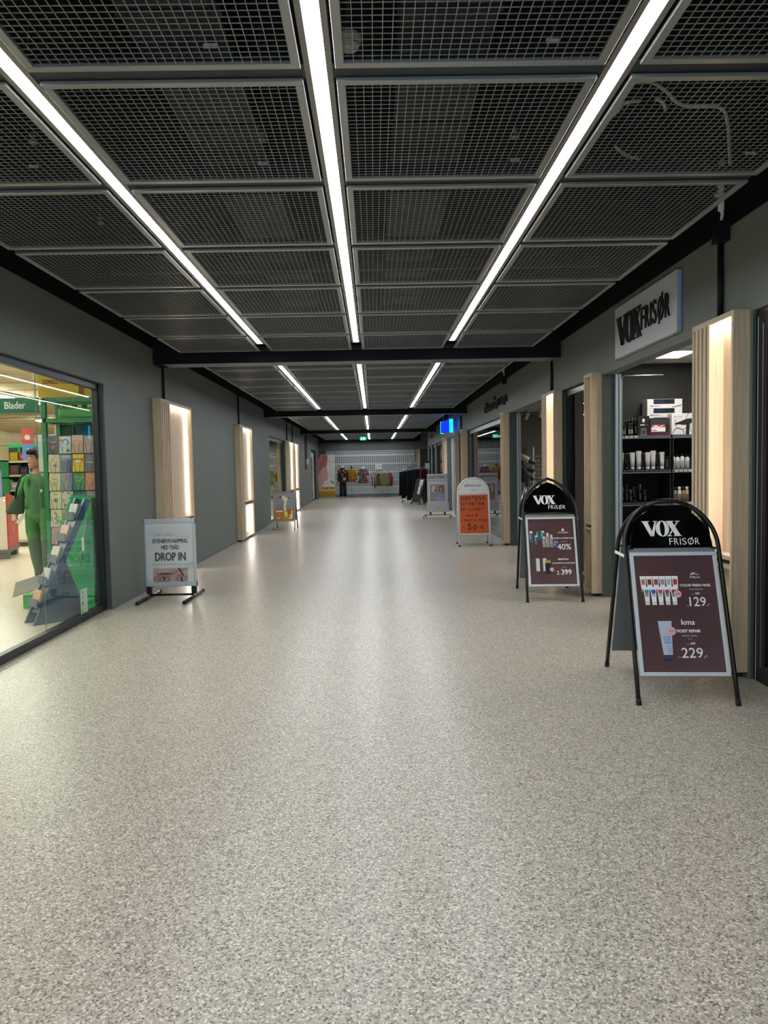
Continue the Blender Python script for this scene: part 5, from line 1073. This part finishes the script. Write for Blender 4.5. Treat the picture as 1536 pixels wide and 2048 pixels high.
for r in range(6):
    for c in range(4):
        t = thing('postcard', '%s in the wire rack, %s row, %s column' % (CN[r][c], ORD[r], ORD[c]), 'card', (-3.25-.2+.13*c, 8.16, ROWZ[r]+.004), 0, 'cards in the wire rack'); cm = mat('card_'+CARDS[r][c], CARDS[r][c], .4); rr = random.Random(r*7+c)
        hh = .185+.012*rr.random(); tl = .09+.02*rr.random()
        m = MB(); m.M = frame((0, 0, 0), (1, 0, 0), (0, tl, 1)); m.box(-.06, 0, -.004, .06, hh, .0, cm); m.build('card', t)
        m = MB(); m.M = frame((0, 0, 0), (1, 0, 0), (0, tl, 1)); z = .0005; P = lambda h: mat('ink_'+h, h, .4)
        if (r, c) == (0, 1): m.line(arc(.0, .12, .03, .03, -60, 200, 10), .012, z, P('3A6E94')); m.ell(-.03, .05, .022, .03, z, P('7FC0DA')); m.ell(.03, .03, .018, .018, z, P('4A4048')); m.ell(-.045, .14, .016, .014, z, P('C0563A'))
        elif (r, c) == (0, 2): m.text('TIL DEG', 0, .12, .02, z, P('B04A58'), al='C', fit=.08); m.text('ALT', 0, .07, .014, z, P('8A5AA8'), al='C', fit=.04)
        elif (r, c) == (1, 0): m.ell(-.02, .13, .014, .014, z, P('C9A03A')); m.ell(.015, .07, .02, .016, z, P('A86A58'))
        elif (r, c) == (1, 1): m.flat([(-.0, .0), (.0, .12), (.03, .14), (.055, .12), (.055, 0)], z, P('24408C')); m.rect(-.05, .02, -.01, .12, z, P('5A5248')); m.rect(-.05, .15, .05, .18, z, P('A2A8B0'))
        elif (r, c) == (1, 2): m.rect(-.055, .12, .055, .145, z, P('A83A2A')); m.rect(-.03, .10, .03, .13, z+.0004, P('E8DCD0'))
        elif (r, c) == (1, 3): m.text('PAPP', 0, .09, .02, z, P('D9D9E0'), al='C', fit=.09)
        elif (r, c) == (2, 1): m.line(arc(.02, .14, .025, .025, 0, 300, 10), .01, z, P('9A3A78')); m.flat([(-.04, .04), (0, .09), (.03, .1), (.0, .05)], z, P('C87A58')); m.line([(-.04, .15), (-.01, .12)], .012, z, P('C04A6A'))
        elif (r, c) == (2, 2): m.text('Thi en', 0, .13, .025, z, P('D9C23A'), al='C', fit=.10); m.text('kaff', 0, .095, .025, z, P('D9C23A'), al='C', fit=.07)
        elif (r, c) == (3, 0): m.ell(0, .09, .022, .022, z, P('7A7668')); m.rect(-.025, .15, .025, .158, z, P('B09A4A'))
        elif (r, c) == (3, 1):
            for k in range(14): m.ell(-.05+.1*rr.random(), .01+.165*rr.random(), .009, .009, z, P('2A2A2E'), 8)
        elif (r, c) == (4, 0): m.line([(-.02, .15), (.0, .14), (.01, .11), (-.01, .09), (.01, .06), (.0, .03), (-.015, .045)], .012, z, P('8A8474'))
        else: m.rect(-.03, .12, .03, .13, z, P('8A8A8A')); m.ell(0, .07, .02, .02, z, P('%02X%02X%02X' % tuple(rr.randint(90, 190) for _ in range(3))))
        m.build('print', t)
# leaflet stand seen from the side, grey blue
t = thing('leaflet_stand', 'slanted grey blue leaflet stand right behind the shop glass', 'leaflet stand', (-3.02, 7.17, 0), .80)
SB = mat('stand_blue_grey', '4C6384', .4); SG = mat('stand_grey', '556478', .5); wd = .20
for y, nm in ((-.0, 0), (wd, 1)):
    m = MB(); m.M = frame((0, y, 0), (1, 0, 0), (0, 0, 1)); m.prism([(-.27, 0), (-.21, 0), (.33, 1.15), (.27, 1.17)], -.012, .012, SB); m.prism([(-.235, .0), (.26, 0), (.06, .58), (.02, .58)], -.01, .01, mat('stand_side', '54657E', .4)); m.build('side_panel', t)
m = MB(); m.M = frame((-.2, .0, .1), (.45, 0, 1), (0, 1, 0)); m.box(0, .01, -.004, 1.1, wd-.01, .004, SG); m.build('back_panel', t)
for k in range(5):
    s_ = .16+.2*k; x, z = -.24+.48*s_, s_+.02
    m = MB(); m.box(x-.055, .0, z-.02, x+.0, wd, z, SG); m.box(x-.06, 0, z-.02, x-.054, wd, z+.06, SG); tr = m.build('tray', t)
    m = MB(); m.M = frame((x-.035, .02, z), (.3, 0, 1), (0, 1, 0)); m.box(0, 0, -.01, .14, wd-.04, .012, mat('leaflet_%d' % (k % 3), ['C9A184', 'B7BCC4', 'D0C4B4'][k % 3], .5)); m.build('leaflets', tr)
m = MB(); m.M = Matrix(); m.box(-.03, .0, .28, .04, wd, .32, SG); m.build('brace', t)
# small green bin with grey flap
t = thing('floor_bin', 'small bright green floor box with an open grey flap', 'box', (-3.62, 8.02, 0), .2); m = MB(); m.prism([(-.12, 0), (.16, 0), (.2, .07), (.16, .16), (-.1, .13), (-.14, .08)], 0, .01, GNB); m.M = Matrix(); m.box(-.13, -.09, 0, .18, .12, .14, GNB); m.build('body', t, .02, 2); m = MB(); m.M = frame((-.22, -.12, .13), (1, 0, .3), (0, .75, .66)); m.box(0, 0, -.005, .34, .2, .005, mat('flap_grey', '7C7A76', .5)); m.build('flap', t)
# tall green cabinet at the right edge
t = thing('green_cabinet', 'tall bright green cabinet inside the shop beside the window frame', 'cabinet', (-3.08, 7.86, 0)); GC = mat('cabinet_green', '2FA468', .4); m = MB(); m.box(-.16, -.11, 0, .17, .11, .93, GC); m.M = frame((0, .11, 0), (1, 0, 0), (0, 0, 1)); m.prism([(-.14, .93), (.17, .93), (.17, 1.16), (-.03, 1.20), (-.10, 1.05)], 0, .22, GC); m.M = Matrix(); m.box(-.17, -.12, .91, .18, -.11, .94, mat('cab_edge', '5FA887', .4)); m.build('body', t, .004, 1)  # paler front strip: painted reflection of the DROP IN sign's top edge
m = MB(); m.tube([(.14, -.14, 1.0), (.05, -.16, .46), (-.14, -.16, .48)], .009, mat('handle_grey', '8A8F8C', .4, .3), 8); m.build('handle', t); m = MB(); m.box(.075, -.165, .62, .10, -.15, .76, WHT); m.build('label', t)
# pictogram sticker on the glass
m = MB(); m.M = frame((XL-.0735, 7.30, .055), (0, -1, 0), (0, 0, 1)); m.M = frame((XL-.0735, 7.12, .055), (0, 1, 0), (0, 0, 1)); m.box(0, 0, -.001, .17, .25, 0, mat('sticker_pale', 'B9D0BC', .5)); ic = mat('sticker_green', '3E7A4E', .5)
m.line([(.03, .21), (.05, .23), (.07, .21)], .006, .001, ic); m.line([(.03, .18), (.035, .17), (.07, .17), (.08, .185)], .006, .001, ic); m.rect(.03, .10, .07, .13, .001, ic); m.line([(.02, .09), (.08, .09)], .005, .001, ic); m.ell(.035, .065, .009, .009, .001, ic, 10); m.line([(.035, .055), (.035, .02)], .012, .001, ic); m.line([(.06, .05), (.065, .02), (.09, .02), (.095, .05)], .005, .001, ic)
tag(m.build('window_sticker'), 'pale green pictogram sticker low on the shop glass', 'sticker')
# red and white display stand with poster
t = thing('display_stand', 'red and cream display stand on grey feet with a blue poster', 'display stand', (-6.19, 12.72, 0), .28); CRM = mat('stand_cream', 'DCD2C2', .5); RED = mat('stand_red', 'B0222A', .45)
m = MB(); m.box(-.65, 0, .16, -.02, .95, .98, CRM); m.build('body', t)
m = MB(); m.M = frame((-.02, 0, 0), (0, 1, 0), (0, 0, 1)); m.prism([(0, .16), (.95, .16), (.95, .92), (.55, 1.06), (0, 1.12)], 0, .02, RED); m.rect(.36, .62, .66, .76, .021, mat('sticker_cream', 'C9BBA6')); m.rect(.38, .42, .66, .53, .021, mat('sticker_rose', 'C86A64')); m.line(arc(.45, .92, .12, .08, 60, 300, 10), .02, .021, MC['sticker_rose']); m.build('red_side', t)
m = MB(); BG_ = mat('base_grey', '5C5E58', .6)
for x in (-.56, -.08):
    for y in (.1, .85): m.box(x-.07, y-.09, 0, x+.07, y+.09, .12, BG_)
m.box(-.67, -.02, .11, .01, .97, .16, BG_); m.build('base', t)
m = MB(); m.box(-.65, -.02, .98, -.06, 0, 1.50, mat('poster_periwinkle', '7C88B4', .5)); m.M = frame((-.36, -.021, 0), (1, 0, 0), (0, 0, 1)); m.text('te!', .12, 1.42, .05, 0, PW, bold=.03); m.ell(.1, 1.22, .09, .13, 0, mat('poster_peach', 'D8A060')); m.rect(-.28, .98, .3, 1.05, 0, CRM); m.build('poster', t)
# counter
t = thing('counter', 'long cream shop counter with grey plinth behind the person', 'counter', (-6.9, 15.3, 0)); m = MB(); m.box(-1.8, -.35, .14, .9, .35, .94, CRM); m.build('body', t); m = MB(); m.box(-1.78, -.33, 0, .88, .33, .09, mat('plinth_brown', '3A322A')); m.box(-1.82, -.37, .09, .92, .37, .14, mat('plinth_grey', 'A29A8C')); m.build('plinth', t); m = MB(); m.box(-1.84, -.38, .94, .94, .38, .98, mat('counter_top', 'BFB39A', .4)); m.build('worktop', t)
# product shelves along the back of the shop
t = thing('product_shelving', 'green wall shelving full of packets at the back of the book shop', 'shelf', (-7.6, 17.6, 0)); m = MB()
for x in (-2.0, -.7, .6, 1.9): m.box(x-.03, .16, 0, x+.03, .25, 2.1, GN); m.box(x-.03, -.2, 0, x+.03, .16, .1, GN)
each(m, 'post', t); m = MB(); m.box(-2, .22, .1, 1.9, .25, 2.1, mat('shelf_back_green', '1C3F2C')); m.build('back_panel', t); m = MB(); m.box(-2.02, -.26, 2.05, 1.92, -.22, 2.14, GN); m.build('top_rail', t)
SHZ = (.35, .72, 1.08, 1.42, 1.74)
for z in SHZ: m = MB(); m.box(-2, -.24, z-.02, 1.9, .22, z, GN); m.box(-2, -.255, z-.035, 1.9, -.24, z+.01, mat('shelf_edge_cream', 'C9BE9A')); m.build('shelf', t)
pc = ['A88A2A', '2A3450', '8A2A2E', 'C9BFA8', '3E5A3A', 'C2A23A', '55463A', '9A9A98', '1E2E5A', 'B06A3A', 'D2C89E', '4A4A50']
rr = random.Random(11); CNM = {'A88A2A': 'mustard', '2A3450': 'dark navy', '8A2A2E': 'dark red', 'C9BFA8': 'cream', '3E5A3A': 'olive green', 'C2A23A': 'yellow', '55463A': 'brown', '9A9A98': 'light grey', '1E2E5A': 'blue', 'B06A3A': 'rust', 'D2C89E': 'pale straw', '4A4A50': 'dark grey'}
for si, z in enumerate(SHZ):
    for k in range(18):
        h = .18+.1*rr.random(); wv = .17+.03*rr.random(); x = -7.6-1.95+.213*k+.02; c = rr.choice(pc)
        m = MB(); m.box(-wv/2, -.1, 0, wv/2, .1, h, mat('packet_'+c, c, .5)); m.box(-wv*.35, -.101, h*.35, wv*.35, -.1, h*.7, mat('packet_'+rr.choice(pc), c, .5))
        tag(m.build('packet'), '%s packet, %s shelf of the green wall shelving, %s from the left' % (CNM[c], ['lowest', 'second lowest', 'middle', 'second highest', 'top'][si], (ORD+['thirteenth', 'fourteenth', 'fifteenth', 'sixteenth', 'seventeenth', 'eighteenth'])[k]), 'packet', 'packets on the green wall shelving').location = (x, 17.48, z)
for k in range(3):
    box_thing('storage_carton', 'pale storage carton with round mark on top of the wall shelving, %s from the left' % ORD[k], 'box', -7.3+.62*k, 17.4, 2.145, -6.74+.62*k, 17.8, 2.6, mat('carton_beige', 'B4A88C', .7), lambda m, w_, h: m.ell(w_*.55, h*.5, .06, .06, 0, mat('carton_mark', '8A6A58')), 'pale cartons')
for k in range(2):
    box_thing('storage_carton', 'cream carton with dark slots stacked high at the far left, %s' % ['lower', 'upper'][k], 'box', -9.0, 16.4, 1.75+.32*k, -8.08, 16.8, 2.06+.32*k, mat('carton_cream', 'BDB193', .7), lambda m, w_, h: [m.rect(w_*(.1+.4*j), h*.35, w_*(.38+.4*j), h*.6, 0, mat('slot_dark', '4A443A')) for j in (0, 1)], 'cream cartons')
t = thing('green_shelving', 'green end shelving carrying the cream cartons at far left', 'shelf', (-8.52, 16.6, 0)); m = MB(); m.box(-.42, -.22, 0, -.38, .22, 1.74, GN); m.box(.38, -.22, 0, .42, .22, 1.74, GN); each(m, 'post', t); m = MB()
for z in (.5, .95, 1.35, 1.72): m.box(-.42, -.22, z, .42, .22, z+.025, GN)
m.build('shelf', t); m = MB(); m.box(-.42, .19, .3, .42, .21, 1.72, GND); m.build('back_panel', t)
for k in range(8):
    c = pc[(k*5+2) % 12]; m = MB(); m.box(-.08, -.09, 0, .08, .09, .22, mat('packet_'+c, c, .5)); m.box(-.05, -.091, .08, .05, -.09, .15, CAPT); tag(m.build('packet'), '%s packet on the %s shelf of the green end shelving, %s' % (CNM[c], 'upper' if k > 3 else 'lower', ORD[k % 4]), 'packet', 'packets on the green end shelving').location = (-8.81+.19*(k % 4), 16.5, .975 if k < 4 else 1.375)

# ================================================================== the person in the book shop
def skin_mesh(name, nodes, edges, mt, parent, sub=2, root=0):
    me = bpy.data.meshes.new(name); me.from_pydata([n[:3] for n in nodes], edges, [])
    o = bpy.data.objects.new(name, me); COL.objects.link(o)
    sk = o.modifiers.new('skin', 'SKIN'); sk.use_smooth_shade = True
    for i, n in enumerate(nodes):
        r = n[3]; q = n[4] if len(n) > 4 else r
        me.skin_vertices[0].data[i].radius = (r, q); me.skin_vertices[0].data[i].use_root = (i == root)
    ss = o.modifiers.new('smooth', 'SUBSURF'); ss.levels = ss.render_levels = sub
    me.materials.append(mt)
    if parent: o.parent = parent
    return o
def bake(o, extra=None, voxel=0.0):
    """turn a modifier stack (plus extra shapes) into one continuous mesh"""
    dg = bpy.context.evaluated_depsgraph_get(); me = bpy.data.meshes.new_from_object(o.evaluated_get(dg))
    vs = [tuple(v.co) for v in me.vertices]; fs = [tuple(p.vertices) for p in me.polygons]
    bpy.data.meshes.remove(me)
    for V, Fc in (extra or []):
        b = len(vs); vs += V; fs += [tuple(b+i for i in f) for f in Fc]
    nm = o.name; par = o.parent; mt = o.data.materials[0]; old = o.data
    bpy.data.objects.remove(o); bpy.data.meshes.remove(old)
    n = bpy.data.meshes.new(nm); n.from_pydata(vs, [], fs); n.materials.append(mt)
    q = bpy.data.objects.new(nm, n); COL.objects.link(q); q.parent = par
    if voxel:
        r = q.modifiers.new('one_skin', 'REMESH'); r.mode = 'VOXEL'; r.voxel_size = voxel; r.use_smooth_shade = True
        s_ = q.modifiers.new('soften', 'SMOOTH'); s_.factor = .5; s_.iterations = 2
    return q
P = thing('person', 'person with short dark hair in green work clothes, holding a white slip', 'person', (-4.44, 10.0, 0), 0)
SKN2 = mat('skin', 'C08A70', .5); HAIR = mat('dark_hair', '171010', .75, spec=.2); SW = noisy('green_sweater', ['46724E', '4F7C58'], nscale=18, rough=.9); JK = mat('green_jacket', '479358', .8); TR = mat('green_trousers', '4F8449', .85); TR2 = mat('dark_green_knee', '4A6248', .85); SHO = mat('dark_shoe', '26221F', .6)
# skeleton: pelvis, spine, neck; arms; legs
N = [(0, 0, .93, .11, .085), (0, .0, 1.05, .118, .09), (0, .01, 1.20, .13, .095), (0, .0, 1.34, .115, .085), (0, .0, 1.42, .06, .06), (-.005, -.015, 1.49, .048, .05), (-.01, -.02, 1.56, .05, .055)]
E_ = [(0, 1), (1, 2), (2, 3), (3, 4), (4, 5), (5, 6)]
def chain(a, pts):
    for p in pts:
        N.append(p); E_.append((a, len(N)-1)); a = len(N)-1
    return a
chain(3, [(-.17, .0, 1.355, .055), (-.225, .01, 1.22, .046), (-.26, .02, 1.08, .040), (-.265, -.03, .98, .033), (-.262, -.075, .905, .024), (-.262, -.095, .875, .030, .018)])
hr = len(N)-1
chain(3, [(.17, .0, 1.355, .055), (.22, .01, 1.22, .046), (.25, .0, 1.08, .040), (.258, -.03, .98, .033), (.256, -.06, .905, .024), (.256, -.075, .875, .030, .018)])
hl = len(N)-1
chain(0, [(-.085, 0, .86, .085), (-.085, -.005, .66, .070), (-.075, -.02, .48, .060), (-.06, .01, .28, .052), (-.04, .03, .09, .036), (-.05, -.06, .045, .036), (-.06, -.13, .03, .030)])
chain(0, [(.085, 0, .86, .085), (.09, -.01, .66, .070), (.09, -.02, .48, .060), (.085, .02, .28, .052), (.08, .05, .09, .036), (.09, -.03, .045, .036), (.10, -.10, .03, .030)])
body = skin_mesh('body', N, E_, SKN2, P)
# head with features, hands with fingers, merged into the same surface
hd = MB(); hd.M = Matrix.Translation((-.015, -.03, 1.625)) @ Matrix.Rotation(-.55, 4, 'Z') @ Matrix.Rotation(.04, 4, 'X')
hd.loft([(-.125, 0, -.055, .022, .02), (-.115, 0, -.045, .045, .045), (-.09, 0, -.03, .058, .065), (-.05, 0, -.012, .067, .082), (0, 0, .0, .073, .093), (.05, 0, .006, .074, .096), (.085, 0, .01, .064, .082), (.11, 0, .012, .042, .055), (.122, 0, .012, .015, .02)], SKN2, 22)
hd.loft([(-.052, 0, -.100, .017, .012), (-.042, 0, -.108, .017, .016), (-.02, 0, -.098, .011, .014), (.008, 0, -.088, .008, .01)], SKN2, 10)
hd.loft([(-.092, 0, -.087, .022, .010), (-.084, 0, -.09, .026, .012), (-.075, 0, -.09, .022, .010)], SKN2, 12)
for s_ in (-1, 1): hd.ball((s_*.076, .01, -.01), (.008, .018, .032), SKN2, 10, 8)
fg = MB()
bx, by, bz = N[hr][:3]
fg.ball((bx, by-.012, bz-.035), (.018, .034, .045), SKN2, 12, 8)
for k, (dy, L) in enumerate([(-.038, .060), (-.020, .070), (-.002, .066), (.014, .052)]):
    fg.tube([(bx, by+dy-.006, bz-.07), (bx+.004, by+dy-.012, bz-.07-L*.45), (bx+.022, by+dy-.02, bz-.07-L*.75), (bx+.038, by+dy-.022, bz-.06-L*.6)], [.0085, .008, .0075, .0065], SKN2, 8)
fg.tube([(bx+.008, by-.036, bz-.02), (bx+.024, by-.056, bz-.045), (bx+.036, by-.062, bz-.075)], [.011, .0095, .0075], SKN2, 8)
bx, by, bz = N[hl][:3]
fg.ball((bx, by-.008, bz-.035), (.018, .034, .045), SKN2, 12, 8)
for k, (dy, L) in enumerate([(-.036, .060), (-.018, .070), (.0, .066), (.016, .052)]):
    fg.tube([(bx, by+dy-.004, bz-.07), (bx-.003, by+dy-.008, bz-.07-L*.45), (bx-.012, by+dy-.012, bz-.07-L*.8), (bx-.024, by+dy-.014, bz-.07-L)], [.0085, .008, .0075, .0065], SKN2, 8)
fg.tube([(bx-.008, by-.034, bz-.02), (bx-.018, by-.054, bz-.045), (bx-.022, by-.060, bz-.075)], [.011, .0095, .0075], SKN2, 8)
body = bake(body, [(hd.v, hd.f), (fg.v, fg.f)], .0075)
# face details and hair
fm = MB(); fm.M = hd.M
for s_ in (-1, 1):
    fm.ball((s_*.031, -.0815, .012), (.0135, .008, .0075), mat('eye_white', 'D8D2CC', .2), 12, 8); fm.ball((s_*.031-.003, -.0885, .012), (.006, .003, .006), mat('eye_iris', '2A2320', .2), 10, 6)
e = fm.build('eye', P)
fm = MB(); fm.M = hd.M
for s_ in (-1, 1): fm.tube([(s_*.012, -.094, .033), (s_*.03, -.092, .040), (s_*.05, -.08, .034)], [.004, .0048, .003], HAIR, 6)
fm.build('eyebrow', P)
fm = MB(); fm.M = hd.M; fm.tube([(-.024, -.094, -.083), (-.01, -.102, -.080), (.01, -.102, -.080), (.024, -.094, -.083)], [.003, .005, .005, .003], mat('lips', 'A4584E', .4), 6); fm.build('mouth', P)
hm = MB(); hm.M = hd.M
hm.loft([(-.105, 0, .055, .042, .03), (-.075, 0, .058, .055, .042), (-.05, 0, .05, .066, .055), (-.03, 0, .040, .079, .068), (-.005, 0, .030, .081, .076), (.035, 0, .026, .084, .088), (.065, 0, .002, .083, .105), (.09, 0, .004, .075, .096), (.118, 0, .008, .052, .068), (.134, 0, .01, .02, .026)], HAIR, 22)
for k in range(9):
    a = -.9+.225*k; hm.tube([(.06*math.sin(a), .0-.05*math.cos(a), .118), (.078*math.sin(a), -.02-.078*math.cos(a), .085), (.076*math.sin(a)+.008, -.018-.085*math.cos(a), .052+.008*(k % 3))], [.018, .016, .004], HAIR, 8)
for s_ in (-1, 1): hm.tube([(s_*.072, -.03, .07), (s_*.078, -.03, .03), (s_*.076, -.022, -.01)], [.015, .013, .004], HAIR, 8)
hair = hm.build('hair', P)
# clothes
sw = MB(); sw.loft([(.90, 0, 0, .165, .125), (.94, 0, 0, .168, .128), (1.06, 0, .0, .148, .115), (1.20, 0, .0, .162, .128), (1.30, 0, -.0, .165, .118), (1.38, 0, .0, .135, .10), (1.42, 0, 0, .085, .08)], SW, 24); sw.build('sweater', P, 0)
for s_, a in ((-1, [(-.125, .0, 1.375, .075), (-.175, .0, 1.335, .074), (-.225, .01, 1.22, .062), (-.262, .02, 1.08, .056), (-.268, -.03, .985, .048), (-.265, -.07, .925, .042)]), (1, [(.125, .0, 1.375, .075), (.175, .0, 1.335, .074), (.222, .01, 1.22, .062), (.255, .0, 1.08, .056), (.262, -.03, .985, .048), (.26, -.055, .925, .042)])):
    m = MB(); m.tube([p[:3] for p in a], [p[3] for p in a], JK if s_ < 0 else SW, 14); m.build('sleeve', P, 0, 2, 1)
m = MB()
m.loft([(.96, -.10, .02, .085, .125), (1.1, -.10, .02, .075, .122), (1.25, -.10, .01, .085, .126), (1.36, -.09, .01, .08, .105), (1.43, -.06, .02, .05, .085)], JK, 18); m.tube([(-.13, -.075, 1.40), (-.10, -.10, 1.36), (-.085, -.115, 1.28)], [.02, .026, .012], JK, 8); m.build('open_jacket', P)
for s_, a, b in ((-1, -.09, -.045), (1, .09, .085)):
    m = MB(); m.loft([(.97, s_*.075, 0, .098, .118), (.86, s_*.088, 0, .102, .115), (.66, a+.005*s_, -.01, .088, .10), (.545, a+.01, -.015, .078, .086)], TR, 18, cap=True); m.loft([(.545, a+.01, -.015, .079, .087), (.53, a+.011, -.015, .083, .09), (.46, a+.013, -.012, .079, .084), (.3, (a+b)/2, .01, .074, .078), (.13, b, .03, .066, .07), (.055, b, .03, .064, .07)], TR2, 18); m.build('trouser_leg', P)
m = MB(); m.loft([(.985, 0, 0, .15, .115), (.93, 0, 0, .172, .126), (.86, 0, .0, .178, .124), (.79, 0, 0, .13, .09), (.77, 0, 0, .06, .05)], TR, 24); m.build('trouser_seat', P)
for b, y in ((-.045, -.045), (.09, -.02)):
    m = MB(); m.loft([(0, b-.008, y, .046, .125), (.03, b-.006, y, .048, .122), (.06, b-.003, y+.03, .044, .09), (.10, b, y+.07, .045, .055)], SHO, 18); m.build('shoe', P)
m = MB(); m.ball((.09, -.128, 1.2), (.022, .006, .022), CAPT, 12, 8); m.build('badge', P)
t = thing('shoulder_bag', 'dark green shoulder bag hanging at the person in green', 'bag', (-4.70, 9.93, .92)); BG = noisy('bag_dark_green', ['2E4A38', '375642'], nscale=14, rough=.8)
m = MB(); m.loft([(-.02, -.03, 0, .11, .05), (.02, -.03, 0, .125, .06), (.12, .0, 0, .10, .055), (.24, .045, 0, .05, .04), (.30, .06, 0, .02, .02)], BG, 18); m.build('body', t); m = MB(); m.tube([(.0, -.05, .2), (.06, -.10, .34), (.12, -.12, .46), (.13, -.04, .50), (.10, .06, .46)], .014, mat('strap_black', '15181A', .7), 8); m.build('strap', t)
t = thing('paper_slip', 'white paper slip in the hand of the person in green', 'paper', (-4.655, 9.84, .78), 0); m = MB(); m.M = frame((-.01, 0, 0), (.6, -.05, .8), (0.8, .1, -.6)); m.box(0, -.025, -.002, .15, .025, .002, PAPER); m.build('sheet', t)
